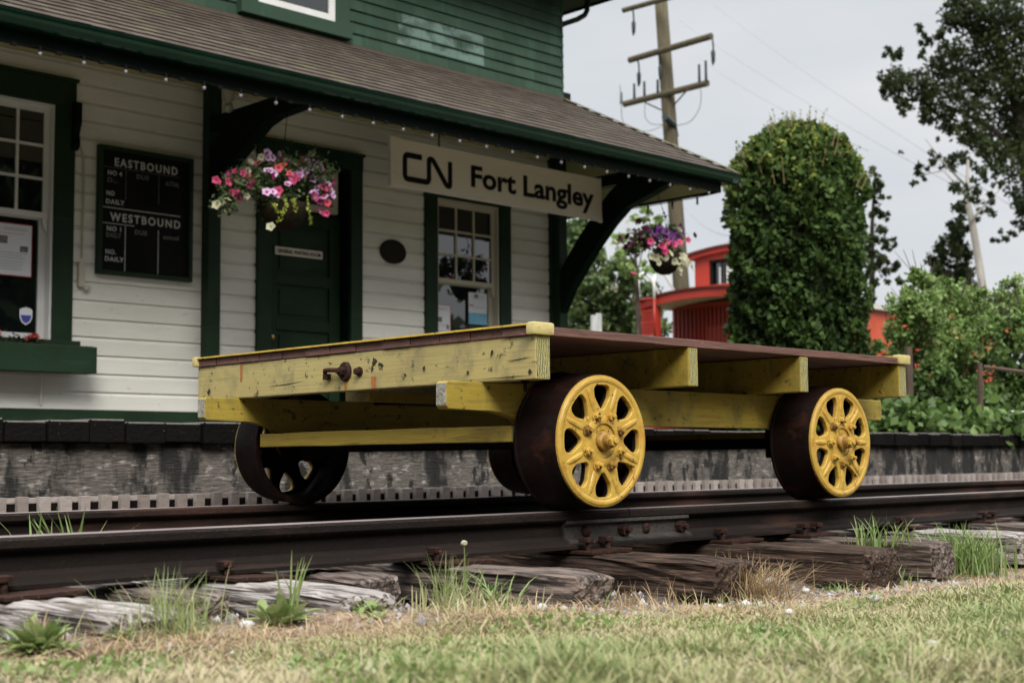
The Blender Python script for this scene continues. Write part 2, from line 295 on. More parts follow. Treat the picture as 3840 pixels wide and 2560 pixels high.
def link(name, me, parent=None):
    o = bpy.data.objects.new(name, me); COL.objects.link(o)
    if parent:
        o.parent = parent; o.matrix_parent_inverse = Matrix.Translation(-parent_loc(parent))
    return o
def parent_loc(p):
    l = Vector(p.location)
    while p.parent: 
        l = l + p.matrix_parent_inverse.translation; p = p.parent; l = l + Vector(p.location)
    return l
def build(mb, name, mats, parent=None, smooth=False, bevel=0., fixn=True):
    if not isinstance(mats, (list, tuple)): mats = [mats]
    me = bpy.data.meshes.new(name); me.from_pydata(mb.v, [], mb.f)
    for m in mats: me.materials.append(M[m] if isinstance(m, str) else m)
    me.polygons.foreach_set('material_index', mb.m)
    at_ = me.attributes.new('tint', 'FLOAT', 'FACE'); at_.data.foreach_set('value', mb.t)
    if bevel or fixn:
        bm = bmesh.new(); bm.from_mesh(me)
        if fixn: bmesh.ops.recalc_face_normals(bm, faces=bm.faces)
        if bevel: bmesh.ops.bevel(bm, geom=[e for e in bm.edges if len(e.link_faces) == 2 and e.calc_face_angle(0) > .6], offset=bevel, segments=2, affect='EDGES', profile=.6)
        bm.to_mesh(me); bm.free()
    if smooth:
        me.polygons.foreach_set('use_smooth', [True]*len(me.polygons))
        if smooth == 'auto':
            me.set_sharp_from_angle(angle=math.radians(35))
    me.update(); return link(name, me, parent)
def tag(o, label=None, cat=None, group=None, kind=None):
    if label: o['label'] = label
    if cat: o['category'] = cat
    if group: o['group'] = group
    if kind: o['kind'] = kind
    return o
def thing(name, loc, label, cat, group=None):
    o = bpy.data.objects.new(name, None); COL.objects.link(o); o.location = loc; o.empty_display_size = .2
    return tag(o, label, cat, group)
def tree_copy(o, parent=None):
    c = o.copy(); COL.objects.link(c)
    if parent: c.parent = parent
    for ch in KIDS.get(o.name, []): tree_copy(ch, c)
    return c
KIDS = {}
def register(o):
    """remember the children of a thing for copying"""
    KIDS.clear()
    for x in bpy.data.objects:
        if x.parent: KIDS.setdefault(x.parent.name, []).append(x)
def bx(name, mats, parent, x0, x1, y0, y1, z0, z1, bevel=0., smooth=False):
    m = MB(); m.box(x0, x1, y0, y1, z0, z1); return build(m, name, mats, parent, bevel=bevel, smooth=smooth)

# raw fast mesh from numpy
def npmesh(name, V, F, tint, mat, parent=None):
    me = bpy.data.meshes.new(name); nv, nf, k = len(V), len(F), F.shape[1]
    me.vertices.add(nv); me.vertices.foreach_set('co', V.astype(np.float32).ravel())
    me.loops.add(nf*k); me.loops.foreach_set('vertex_index', F.astype(np.int32).ravel())
    me.polygons.add(nf); me.polygons.foreach_set('loop_start', np.arange(0, nf*k, k, dtype=np.int32))
    me.polygons.foreach_set('loop_total', np.full(nf, k, dtype=np.int32))
    me.materials.append(M[mat]); a = me.attributes.new('tint', 'FLOAT', 'FACE'); a.data.foreach_set('value', tint.astype(np.float32))
    me.update(calc_edges=True); me.validate(); return link(name, me, parent)
def leaves(name, P, size, tint, mat, parent=None, asp=.55, down=0.):
    P = np.asarray(P); n = len(P); s = (np.asarray(size)*np.random.uniform(.6, 1.35, n))[:, None] if np.ndim(size) == 0 else np.asarray(size)[:, None]
    a = np.random.normal(size=(n, 3)); a[:, 2] -= down; a /= np.linalg.norm(a, axis=1)[:, None]
    b = np.cross(a, np.random.normal(size=(n, 3))); b /= np.linalg.norm(b, axis=1)[:, None]
    c = np.cross(a, b)
    V = np.stack([P-a*s, P+b*s*asp+c*s*.15-a*s*.1, P+a*s, P-b*s*asp+c*s*.15-a*s*.1], 1).reshape(-1, 3)
    return npmesh(name, V, np.arange(4*n).reshape(-1, 4), np.clip(tint, 0, 1), mat, parent)
def blades(name, P, length, width, tint, mat, parent=None, lean=.5, leandir=None):
    """grass blades: tapered, bent ribbons of three segments"""
    P = np.asarray(P); n = len(P); L = np.asarray(length)*np.ones(n); W = np.asarray(width)*np.ones(n)
    az = np.random.uniform(0, 2*PI, n); ln = np.abs(np.random.normal(lean, lean*.5, n))
    d = np.stack([np.cos(az), np.sin(az), 0*az], 1)
    if leandir is not None: d = leandir
    wd = np.stack([-np.sin(az+np.random.uniform(-1, 1, n)), np.cos(az), 0*az], 1); wd /= np.linalg.norm(wd, axis=1)[:, None]
    V = []
    for i, (t, wf) in enumerate(((0, .8), (.4, 1.), (.75, .7), (1., .08))):
        h = L*(t-.25*ln*t*t).clip(0); o = L*ln*t**1.8
        c = P + d*o[:, None] + np.stack([0*h, 0*h, h], 1)
        V += [c-wd*(W*wf/2)[:, None], c+wd*(W*wf/2)[:, None]]
    V = np.stack(V, 1).reshape(-1, 3); b = np.arange(n)[:, None]*8
    F = np.concatenate([b+np.array([[0, 1, 3, 2]]), b+np.array([[2, 3, 5, 4]]), b+np.array([[4, 5, 7, 6]])], 1).reshape(-1, 4)
    return npmesh(name, V, F, np.clip(np.repeat(tint, 3), 0, 1), mat, parent)

def text(name, body, x, y, z, size, mat, parent, width=None, bold=0., ext=.001, sp=1.):
    """lettering on a plane facing -Y, bottom left corner at (x, y, z); width squeezes or stretches it"""
    cu = bpy.data.curves.new(name, 'FONT'); cu.body = body; cu.size = size; cu.extrude = ext; cu.offset = bold; cu.resolution_u = 3; cu.space_character = sp
    to = bpy.data.objects.new('t', cu); COL.objects.link(to)
    dg = bpy.context.evaluated_depsgraph_get(); me = bpy.data.meshes.new_from_object(to.evaluated_get(dg)); bpy.data.objects.remove(to)
    xs = [v.co.x for v in me.vertices]; k = 1 if not width else width/(max(xs)-min(xs)); x0 = min(xs)
    me.transform(Matrix.Translation((x, y, z)) @ Matrix.Rotation(PI/2, 4, 'X') @ Matrix.Diagonal((k, 1, 1, 1)) @ Matrix.Translation((-x0, 0, 0)))
    me.materials.clear(); me.materials.append(M[mat]); me.name = name
    return link(name, me, parent)
def stroke(pts, wd, rnd=.0):
    """closed outline polygon pieces of a thick polyline: returns quads and round joints"""
    out = []
    for (a, b) in zip(pts[:-1], pts[1:]):
        a, b = Vector(a), Vector(b); d = (b-a).normalized(); n = Vector((-d.y, d.x))*wd/2
        out.append([a+n, a-n, b-n, b+n])
    return out

# ================================================================ ground
def gz(x, y):
    """height of the ground"""
    z = -.172-.032*(np.clip(x, 1, 5)-2)
    z = z + .012*np.sin(x*3.1+1.3*np.sin(y*2.3))+.010*np.sin(y*5.3+x*1.7)+.006*np.sin(x*11+y*7.3)
    z = z + .03*np.exp(-((y+1.9)/.7)**2)*np.clip((x-1)/3, 0, 1)-.03*np.clip((-.9-y)/.6, 0, 1)*np.clip((3.4-x)/1.5, 0, 1)
    z = np.where(y > -.45, -.25+.01*np.sin(x*9+y*11), z)
    z = np.where(y > 2.4, -.2, z)
    return z
def ground():
    xs = np.concatenate([[-400, -100, -20, -5], np.arange(0, 9.01, .06), [10, 12, 16, 22, 30, 45, 80, 160, 600]])
    ys = np.concatenate([[-400, -100, -20, -6], np.arange(-3.5, 2.6, .06), [3, 5, 9, 16, 30, 60, 120, 600]])
    X, Y = np.meshgrid(xs, ys); Z = gz(X, Y)
    n = len(xs); V = np.stack([X, Y, Z], -1).reshape(-1, 3)
    i = (np.arange(len(ys)-1)[:, None]*n+np.arange(n-1)[None]).ravel()
    F = np.stack([i, i+1, i+n+1, i+n], 1)
    o = npmesh('ground', V, F, np.zeros(len(F)), 'soil'); o.data.polygons.foreach_set('use_smooth', [True]*len(F))
    o['kind'] = 'structure'
ground()

# ================================================================ track
RAILP = [(-.062, -.118), (-.062, -.108), (-.02, -.092), (-.009, -.08), (-.009, -.044), (-.03, -.032), (-.035, -.026), (-.035, -.006), (-.030, -.001)]
def rail(x0, x1, yc, label, group='rails of the track'):
    m = MB(); prof = RAILP+[(-y, z) for y, z in RAILP[::-1]]
    prof = [(yc+y, z) for y, z in prof]
    m.prism(prof, 'X', x0, x1)
    m.add([(x0, yc-.029, 0), (x1, yc-.029, 0), (x1, yc+.029, 0), (x0, yc+.029, 0)], [(0, 1, 2, 3)], m=1)
    # lip between side and top
    for s in (-1, 1):
        m.add([(x0, yc+s*.0351, -.008), (x1, yc+s*.0351, -.008), (x1, yc+s*.029, .0), (x0, yc+s*.029, .0)], [(0, 1, 2, 3)], m=1)
    o = build(m, 'rail', ['railside', 'railtop'])
    tag(o, label, 'rail', group); return o
r1 = rail(-3, 4.440, 0, 'near rail, left length, running under the front wheel to the bolted joint')
r2 = rail(4.444, 45, 0, 'near rail, right length, running away from the bolted joint past the rear wheel')
r3 = rail(-3, 4.570, 1.505, 'far rail, left length, carrying the black front far wheel')
r4 = rail(4.574, 45, 1.505, 'far rail, right length, beyond the yellow cart on the platform side')
# joint bar bolted on the near rail
m = MB(); m.prism([(-.012, -.108), (-.052, -.103), (-.052, -.096), (-.026, -.086), (-.022, -.050), (-.038, -.040), (-.036, -.030), (-.012, -.036)], 'X', 4.135, 4.755)
jb = build(m, 'joint_bar', 'plate_iron', r1)
for i, (x, big) in enumerate(((4.235, 0), (4.41, 1), (4.535, 0), (4.71, 1))):
    m = MB()
    if big: m.cyl((x, -.022, -.068), (x, -.050, -.068), .020, 6); m.cyl((x, -.050, -.068), (x, -.068, -.068), .010, 8)
    else: m.ball((x, -.026, -.068), .019, (1, .7, 1), 10)
    build(m, 'bolt', 'rusty', jb, smooth='auto')

def tie(x, yend, wd, h, mat, label, skew=0., yb=2.0, seed=1, ztop=-.132, name='railroad_tie'):
    rnd = random.Random(seed); m = MB(); nx, ny, nz = 9, 26, 6
    vs = {}; V = []; F = []
    L = yb-yend
    def P(i, j, k):
        u, v, q = i/nx, j/ny, k/nz
        X = x+(u-.5)*wd; Yy = yend+v*L+skew*0; Z = ztop-h*(1-q)
        X += skew*(Yy+.3)
        e = max(0, 1-(v*L)/.10)
        # split, rounded, eroded end and top grooves
        X += (rnd.uniform(-.004, .004)+ .004*math.sin(Yy*9+q*3+seed))
        if k == nz: Z += rnd.uniform(-.005, .003)-(.008 if i in (0, nx) else 0)-.008*e*rnd.random()
        if j == 0: Yy += rnd.uniform(-.007, .009)+(.010 if i in (0, nx) or k == nz else 0)
        if i in (0, nx): X += (.010 if i == 0 else -.010)*e + rnd.uniform(-.004, .004)
        return (X, Yy, Z)
    idx = {}
    for i in range(nx+1):
        for j in range(ny+1):
            for k in range(nz+1):
                if i in (0, nx) or j in (0, ny) or k in (0, nz): idx[i, j, k] = len(V); V.append(P(i, j, k))
    for i in range(nx):
        for j in range(ny):
            for k in (0, nz): F.append((idx[i, j, k], idx[i+1, j, k], idx[i+1, j+1, k], idx[i, j+1, k]))
    for i in range(nx):
        for k in range(nz):
            for j in (0, ny): F.append((idx[i, j, k], idx[i+1, j, k], idx[i+1, j, k+1], idx[i, j, k+1]))
    for j in range(ny):
        for k in range(nz):
            for i in (0, nx): F.append((idx[i, j, k], idx[i, j+1, k], idx[i, j+1, k+1], idx[i, j, k+1]))
    m.add(V, F)
    o = build(m, name, [mat, 'tie_end'])
    for p_ in o.data.polygons:
        if p_.normal.y < -.75: p_.material_index = 1; tag(o, label, 'sleeper', 'sleepers under the track'); return o
def plate(o, x, y0=-.115, y1=.10, w=.17, tilt=0., spikes=((-.05, -.085), (.05, -.085))):
    m = MB(); m.box(-w/2, w/2, 0, y1-y0, 0, .010)
    pl = build(m, 'tie_plate', 'rusty', o, bevel=.002); pl.matrix_parent_inverse = Matrix()
    pl.matrix_basis = Matrix.Translation((x, y0, -.1305)) @ Matrix.Rotation(tilt, 4, 'Y') @ Matrix.Rotation(tilt*.5, 4, 'Z')
    for sx, sy in spikes:
        m = MB(); m.cyl((x+sx, sy, -.125), (x+sx, sy, -.095), .009, 6); m.box(x+sx-.016, x+sx+.016, sy-.012, sy+.028, -.098, -.082)
        build(m, 'rail_spike', 'rusty', o, bevel=.003)
T = [(1.70, -.50, .22, .12, 'tie', 'sleeper at the left edge beyond the pale broad one', 0, 11),
     (2.325, -.60, .21, .10, 'tie_pale', 'broad bleached sleeper end at lower left beside the leafy weed', 0, 12),
     (2.62, -.34, .15, .10, 'tie', 'short weathered sleeper end between the two bleached ones', 0, 13),
     (2.885, -.60, .18, .09, 'tie_pale', 'bleached flat sleeper end behind the small leafy weeds at left centre', 0, 14),
     (3.20, -.24, .17, .10, 'tie', 'short sleeper half hidden under the near rail left of the brown grain one', 0, 15),
     (3.60, -.64, .17, .10, 'tie', 'grey brown sleeper with deep grain and a squared dark end, at centre', 0, 16),
     (4.24, -.62, .22, .11, 'tie_dark', 'dark reddish sleeper behind the tuft of dry straw', 0, 17),
     (4.95, -.68, .24, .13, 'tie_dark', 'thick black ended sleeper left of the tall grass clump', 0, 18),
     (5.42, -.64, .18, .12, 'tie', 'brown sleeper end directly behind the tall grass clump', 0, 19),
     (6.18, -.60, .22, .12, 'tie_pale', 'pale sleeper to the right of the tall grass clump', 0, 20),
     (6.85, -.60, .22, .12, 'tie', 'sleeper near the right edge just past the pale one', 0, 21),
     (7.55, -.60, .22, .12, 'tie', 'second sleeper past the pale one, at the right edge', 0, 22),
     (8.3, -.60, .22, .12, 'tie', 'farthest sleeper visible at the right edge of the track', 0, 23)]
for i, (x, ye, wd, h, mt, lb, sk, sdd) in enumerate(T):
    o = tie(x, ye, wd, h, mt, lb, sk, seed=sdd)
    if i in (1, 3, 5, 6, 7, 8, 9, 10, 11): plate(o, x+random.uniform(-.02, .02), y0=-.165 if i < 6 else -.15, w=.19, tilt=random.uniform(-.03, .03), spikes=((-.06, -.085),) if i % 2 else ((.045, -.09), (-.06, -.10)))

# ================================================================ platform
PZ = .352; PY = 2.5
plat = thing('station_platform', (7, PY, 0), 'low weathered timber platform with black plank ends and stained board face', 'platform')
x = 2.0; i = 0
while x < 15.0:
    wd = random.uniform(.16, .20); m = MB(); m.ti = random.random()
    z1 = PZ+random.uniform(-.008, .006); y0 = PY+random.uniform(-.012, .012)
    m.box(x+.002, x+wd-.003, y0, 6.9 if x < 12.5 else 3.25, PZ-.098+random.uniform(-.004, .004), z1)
    o = build(m, 'deck_plank', ['coping', 'deckgrey'], plat, bevel=.007)
    for p_ in o.data.polygons:
        if p_.normal.z > .25: p_.material_index = 1
    x += wd
m = MB(); m.box(15.2, 60, PY, 3.25, PZ-.1, PZ); build(m, 'deck', 'deckgrey', plat)
m = MB(); ch = 0
x = 0.
m.box(-2, 60, PY+.045, PY+.10, -.25, PZ-.10)
build(m, 'face_boards', 'platwall', plat, bevel=.003)
# low slatted strip in front of the platform
m = MB(); x = 1.9; k = 0
while x < 22:
    m.ti = random.random(); wd = .044+random.uniform(-.005, .005)
    m.box(x, x+wd, 2.02, 2.045, -.24, .037+random.uniform(-.003, .003)); x += .0865
m.ti = .9; m.box(1.9, 22, 2.047, 2.060, .016, .035); m.box(1.9, 22, 2.047, 2.066, -.24, .0155, m=1)
tag(build(m, 'slatted_edging', ['slat', 'castdark'], bevel=.0015), 'low grey slatted timber edging along the foot of the platform', 'edging')

# ================================================================ station
WY = 7.1; XR = 11.74
st = thing('train_station', (8, WY, PZ), 'old two storey timber station with cream lower boards, green upper shingles and skirt roof', 'station building')
OPEN = [(4.60, 5.92, 1.10, 3.0), (7.95, 8.84, .30, 2.86), (9.89, 10.76, 1.05, 2.76)]
def segs(z0, z1, x0, x1):
    iv = [(x0, x1)]
    for a, b, c, d in OPEN:
        if z1 > c+.01 and z0 < d-.01:
            iv = [q for (p, r_) in iv for q in ((p, min(r_, a)), (max(p, b), r_)) if q[1]-q[0] > .01]
    return iv
m = MB(); z = .586
while z < 3.45:
    h = .145
    for a, b in segs(z, z+h, 2.8, XR-.2):
        # drop siding with a cove at the top of each board
        m.prism([(WY+.03, z), (WY-.014, z), (WY-.014, z+.112), (WY-.006, z+.122), (WY-.001, z+.134), (WY+.002, z+h), (WY+.03, z+h)], 'X', a, b)
    z += h
build(m, 'lower_siding', 'siding', st)
bx('base_trim', 'green', st, 2.8, XR+.004, WY-.03, WY+.02, .30, .588, bevel=.004)
m = MB(); m.box(2.8, 11.69, WY+.30, 13, .25, 5.3); m.box(2.8, 4.5, WY+.03, WY+.30, .25, 3.5); m.box(11.3, 11.69, WY+.03, WY+.3, .25, 3.5)
m.box(2.8, 11.69, WY+.03, WY+.30, 3.5, 5.3)
build(m, 'wall_core', 'black', st)
# upper shingle siding
m = MB(); z = 3.95; 
while z < 5.2:
    x = 2.8
    while x < XR:
        wd = min(random.uniform(.10, .26), XR-x) if XR-x > .3 else XR-x; m.ti = random.random()
        j = random.uniform(-.002, .002)
        m.prism([(WY+.01, z-.004), (WY-.021+j, z-.004), (WY-.021+j, z+.006), (WY-.004, z+.118), (WY+.01, z+.118)], 'X', x+.0006, x+wd-.0006, t=m.ti)
        x += wd
    # returns on the corner
    m.prism([(XR-.02, z-.004), (XR+.012, z-.004), (XR-.004, z+.118), (XR-.02, z+.118)], 'Y', WY-.02, 11, t=.5)
    z += .112
build(m, 'upper_siding', 'green_up', st)
# faded patch on upper siding (chalky bare paint with its own ragged shape), follows the shingle rows
m = MB(); z = 3.95
rows = {}
while z < 5.0:
    for x0, x1 in ((9.40, 10.56),):
        x = x0+random.uniform(-.02, .1)
        while x < x1+random.uniform(-.06, .02):
            wd = random.uniform(.07, .2)
            if 4.12 < z+.05 < 4.50 :
                m.prism([(WY-.0225, z+.004), (WY-.0225, z+.009), (WY-.0062, z+.108), (WY-.0055, z+.108)], 'X', x, min(x+wd-.003, x1))
            x += wd
    z += .112
build(m, 'faded_patch', 'peel', st)
# flashing strip at foot of upper wall
bx('flashing', 'roof', st, 2.8, XR+.02, WY-.055, WY-.02, 3.985, 4.045)
bx('wall_lantern', 'black', st, 11.755, 11.86, WY-.02, WY+.09, 4.03, 4.13, bevel=.01)
# upper roof: soffit, fascia and downspout
m = MB(); m.box(2.4, 12.22, 6.62, 13, 5.205, 5.26); m.box(2.38, 12.25, 6.58, 6.62, 5.19, 5.42); m.box(12.22, 12.25, 6.62, 13, 5.19, 5.42)
m.prism([(6.5, 5.42), (12, 7.8), (13, 7.8), (13, 5.3), (6.62, 5.3)], 'X', 2.3, 12.3)
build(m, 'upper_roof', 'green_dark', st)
m = MB(); m.tube([(12.14, 7.08, 5.2), (12.14, 7.08, 5.12), (12.11, 7.09, 5.06), (12.0, 7.1, 4.99), (11.80, 7.12, 4.90), (11.765, 7.14, 4.86), (11.765, 7.14, 4.1)], .03, 10)
build(m, 'downspout', 'green', st, smooth='auto')
# skirt roof: shingles in courses
E0, E1 = Vector((0, 5.30, 3.045)), Vector((0, 7.09, 4.035)); NC = 14
XE0, XE1 = 12.44, 11.77
def rp(t, lift=0.):
    p = E0.lerp(E1, t); n = Vector((0, -(E1.z-E0.z), E1.y-E0.y)).normalized(); return p+n*lift
m = MB()
for c in range(NC):
    t0, t1 = (c)/NC, (c+1.35)/NC
    x = 2.6; xe = XE0+(XE1-XE0)*(c/NC)
    while x < xe:
        wd = random.choice((.075, .1, .12, .145, .17)) ; x1 = min(x+wd, xe); m.ti = random.random()**1.3
        a = t0+random.uniform(-.0025, .0025); th = .0085+random.uniform(-.001, .0015)
        P = [rp(a, .004), rp(a, .005+th), rp(min(t1, 1.), .002), rp(min(t1, 1.), .0)]
        V8 = [(x+.0012, p.y, p.z) for p in P]+[(x1-.0012, p.y, p.z) for p in P]
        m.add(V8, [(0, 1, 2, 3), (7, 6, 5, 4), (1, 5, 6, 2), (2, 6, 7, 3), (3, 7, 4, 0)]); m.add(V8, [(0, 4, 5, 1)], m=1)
        x = x1
# side slope courses and deck under the shingles
for c in range(NC):
    a, b = c/NC, (c+1)/NC
    xa, xb = XE0+(XE1-XE0)*a, XE0+(XE1-XE0)*b; pa, pb = rp(a), rp(b)
    m.add([(xa+.02, pa.y, pa.z+.02), (xa+.02, 12, pa.z+.02), (xb, 12, pb.z+.005), (xb, pb.y, pb.z+.005)], [(0, 1, 2, 3)], t=random.random())
m.add([(2.6, E0.y, E0.z), (XE0, E0.y, E0.z), (XE1, E1.y, E1.z), (2.6, E1.y, E1.z)], [(0, 1, 2, 3)], t=.2)
rf = build(m, 'skirt_roof', ['roof', 'butt_shade'], st)
m = MB()
for c in range(NC):
    a = c/NC; p = rp(a, .012); q = rp((c+1.2)/NC, .030)
    xa, xb = XE0+(XE1-XE0)*a, XE0+(XE1-XE0)*min((c+1.2)/NC, 1)
    m.add([(xa-.09, p.y, p.z+.012), (xa+.02, p.y, p.z+.012), (xb+.02, q.y, q.z), (xb-.09, q.y, q.z), (xa-.09, p.y, p.z), (xa+.02, p.y, p.z)], [(0, 1, 2, 3), (4, 5, 1, 0)])
build(m, 'hip_cap', 'moss', rf)
# gutter
m = MB(); G = [(5.415, 3.030), (5.405, 3.030), (5.405, 2.955), (5.35, 2.948), (5.315, 2.960), (5.303, 2.985), (5.290, 3.008), (5.288, 3.026), (5.280, 3.030), (5.278, 3.040), (5.296, 3.041), (5.300, 3.028)]
m.prism(G, 'X', 2.6, 12.47)
m.prism([(12.47-(y-5.278), z) for y, z in G], 'Y', 5.30, 12)
build(m, 'gutter', 'gutter', st, smooth='auto')
m = MB(); m.box(2.6, 12.30, 5.42, 5.455, 2.865, 3.02); m.box(12.285, 12.32, 5.456, 12, 2.865, 3.02)
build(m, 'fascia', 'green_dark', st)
m = MB()
S0, S1 = (5.456, 2.885), (WY-.014, 3.41)
m.add([(2.6, *S0), (12.28, *S0), (11.69, *S1), (2.6, *S1)], [(0, 1, 2, 3)])
m.add([(12.28, *S0), (12.28, 12, 2.885), (11.69, 12, 3.41), (11.69, *S1)], [(0, 1, 2, 3)])
for t in (.2, .4, .6, .8):   # board joints as fine battens
    y = S0[0]+(S1[0]-S0[0])*t; z = S0[1]+(S1[1]-S0[1])*t
    m.box(2.6, 12.28-.59*t, y-.006, y+.006, z-.008, z-.001)
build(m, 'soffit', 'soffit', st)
m = MB(); m.prism([(WY-.016, 3.34), (WY-.035, 3.345), (WY-.05, 3.375), (WY-.075, 3.392), (WY-.016, 3.41)], 'X', 2.8, XR-.2)
build(m, 'crown_moulding', 'soffit', st)
# corner board, posts and brackets
bx('corner_board', 'green', st, 11.49, 11.745, WY-.045, WY+.1, .30, 3.45, bevel=.004)
def bracket(xc, low, upp, zfoot):
    hw = .062
    bx('bracket_post', 'green', st, xc-hw, xc+hw, WY-.125, WY-.018, zfoot, 3.36, bevel=.006)
    m = MB(); m.prism(low+upp[::-1], 'X', xc-hw+.004, xc+hw-.004); m.box(xc-hw, xc+hw, 5.50, WY-.13, 2.955, 3.075)
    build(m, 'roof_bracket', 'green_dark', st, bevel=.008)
bracket(7.312, [(6.975, 2.32), (6.90, 2.44), (6.80, 2.55), (6.62, 2.66), (6.42, 2.77), (6.22, 2.875), (6.05, 2.915), (5.80, 2.925), (5.55, 2.93)],
        [(6.975, 2.76), (6.93, 2.82), (6.87, 2.88), (6.80, 2.93), (6.72, 2.955), (6.60, 2.96), (6.40, 2.965), (6.0, 2.97), (5.55, 2.97)], .36)
bracket(11.60, [(6.975, 1.70), (6.83, 1.94), (6.64, 2.16), (6.45, 2.37), (6.25, 2.56), (6.06, 2.70), (5.94, 2.735), (5.72, 2.80), (5.47, 2.88)],
        [(6.975, 2.15), (6.86, 2.30), (6.70, 2.48), (6.52, 2.66), (6.38, 2.80), (6.26, 2.90), (6.16, 2.96), (5.9, 2.965), (5.47, 2.97)], .36)

def sash(par, x0, x1, z0, z1, y, fw_, nx=0, nz=0, mat='white', depth=.035, bar=.022):
    m = MB(); m.box(x0, x0+fw_, y, y+depth, z0, z1); m.box(x1-fw_, x1, y, y+depth, z0, z1)
    m.box(x0+fw_, x1-fw_, y, y+depth, z0, z0+fw_*1.0); m.box(x0+fw_, x1-fw_, y, y+depth, z1-fw_, z1)
    for i in range(1, nx): xx = x0+fw_+(x1-x0-2*fw_)*i/nx; m.box(xx-bar/2, xx+bar/2, y+.004, y+depth-.004, z0+fw_, z1-fw_)
    for i in range(1, nz):
        zz = z0+fw_+(z1-z0-2*fw_)*i/nz
        xs = [x0+fw_+(x1-x0-2*fw_)*k/max(nx, 1) for k in range(max(nx, 1)+1)]
        for k in range(max(nx, 1)): m.box(xs[k]+(bar/2 if k else 0), xs[k+1]-(bar/2 if k < max(nx, 1)-1 else 0), y+.004, y+depth-.004, zz-bar/2, zz+bar/2)
    s_ = build(m, 'sash', mat, par)
    bx('glass', 'glass', s_, x0+fw_-.005, x1-fw_+.005, y+.018, y+.022, z0+fw_-.005, z1-fw_+.005)
    return s_
def casing(par, x0, x1, z0, z1, wl, wr, wt, mat='green', y=WY-.045, ear=0.):
    m = MB(); m.box(x0, x0+wl, y, WY+.01, z0, z1-wt); m.box(x1-wr, x1, y, WY+.01, z0, z1-wt)
    m.box(x0-ear, x1+ear, y-.008, WY+.01, z1-wt, z1); 
    m.box(x0-ear-.012, x1+ear+.012, y-.03, WY+.01, z1, z1+.025)
    return build(m, 'casing', mat, par, bevel=.004)
# big left window
wl = build(MB(), 'left_window', 'green', st) if False else None
def window(name, x0, x1, z0, z1, wc, wt, zmeet, mats, nx, nz, sill=True, low_nx=1, y=WY+.0):
    c = casing(st, x0, x1, z0, z1, wc, wc, wt); c.name = name
    a, b = x0+wc, x1-wc
    m = MB(); m.box(a-.001, a+.02, WY-.02, WY+.12, z0, z1-wt); m.box(b-.02, b+.001, WY-.02, WY+.12, z0, z1-wt); m.box(a+.02, b-.02, WY-.02, WY+.12, z1-wt-.02, z1-wt+.001)
    build(m, 'window_frame', mats, c)
    sash(c, a+.02, b-.02, zmeet-.022, z1-wt-.02, WY+.02, .045, nx, nz, mats)
    sash(c, a+.02, b-.02, z0, zmeet+.022, WY+.058, .055, low_nx, 1, mats)
    # lugs under the upper sash
    m = MB()
    for xx in (a+.024, b-.064): m.prism([(xx, zmeet-.022), (xx+.04, zmeet-.022), (xx+.04, zmeet-.10), (xx+.03, zmeet-.13), (xx+.012, zmeet-.09), (xx, zmeet-.06)], 'Y', WY+.022, WY+.05)
    build(m, 'sash_lug', mats, c)
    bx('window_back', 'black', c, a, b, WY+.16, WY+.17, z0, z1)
    if sill: bx('sill', 'green', c, x0-.04, x1+.045, WY-.10, WY+.06, z0-.055, z0, bevel=.005)
    return c
c1 = window('left_window', 4.34, 6.08, 1.115, 3.165, .165, .20, 2.09, 'white', 6, 3)
m = MB(); m.prism([(WY-.045, 2.62), (WY-.09, 2.66), (WY-.075, 2.76), (WY-.11, 2.84), (WY-.11, 3.0), (WY-.045, 3.0)], 'X', 6.045, 6.10); build(m, 'corbel', 'green_dark', c1, bevel=.006)
c2 = window('right_window', 9.745, 10.905, .98, 2.90, .155, .16, 1.935, 'cream_sash', 3, 3)
# upper window
c3 = casing(st, 7.62, 8.80, 4.20, 5.15, .16, .16, .2, 'green_up', y=WY-.06); c3.name = 'upper_window'
bx('sill', 'green_up', c3, 7.58, 8.80, WY-.10, WY-.01, 4.075, 4.20, bevel=.004)
sash(c3, 7.78, 8.64, 4.21, 4.95, WY-.04, .07, 1, 1, 'white'); bx('blind', 'white', c3, 7.84, 8.58, WY+.0, WY+.008, 4.27, 4.9)
# door
dc = casing(st, 7.80, 8.965, .36, 2.99, .155, .135, .13, 'green'); dc.name = 'door'
m = MB(); m.box(7.956, 7.975, WY-.02, WY+.16, .36, 2.86); m.box(8.812, 8.829, WY-.02, WY+.16, .36, 2.86); m.box(7.976, 8.811, WY-.02, WY+.16, 2.842, 2.859)
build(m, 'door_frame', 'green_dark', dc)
m = MB(); a, b, y = 7.977, 8.810, WY+.10
m.box(a, a+.12, y, y+.045, .37, 2.42); m.box(b-.12, b, y, y+.045, .37, 2.42)
zs = [.37, .62, .93, 1.03, 1.34, 1.44, 1.75, 1.85, 2.30, 2.42]
for k in range(0, 10, 2): m.box(a+.121, b-.121, y, y+.045, zs[k], zs[k+1])
for k in range(1, 9, 2):
    m.box(a+.121, b-.121, y+.022, y+.04, zs[k], zs[k+1]); m.box(a+.165, b-.165, y+.012, y+.03, zs[k]+.045, zs[k+1]-.045)
lf = build(m, 'door_leaf', 'green', dc, bevel=.003)
m = MB(); m.cyl((8.02, y, 1.265), (8.02, y-.035, 1.265), .012, 10); m.ball((8.02, y-.05, 1.265), .03, (1, .8, 1), 14); m.cyl((8.02, y-.001, 1.265), (8.02, y-.008, 1.265), .033, 16)
build(m, 'door_knob', 'brass', lf, smooth='auto')
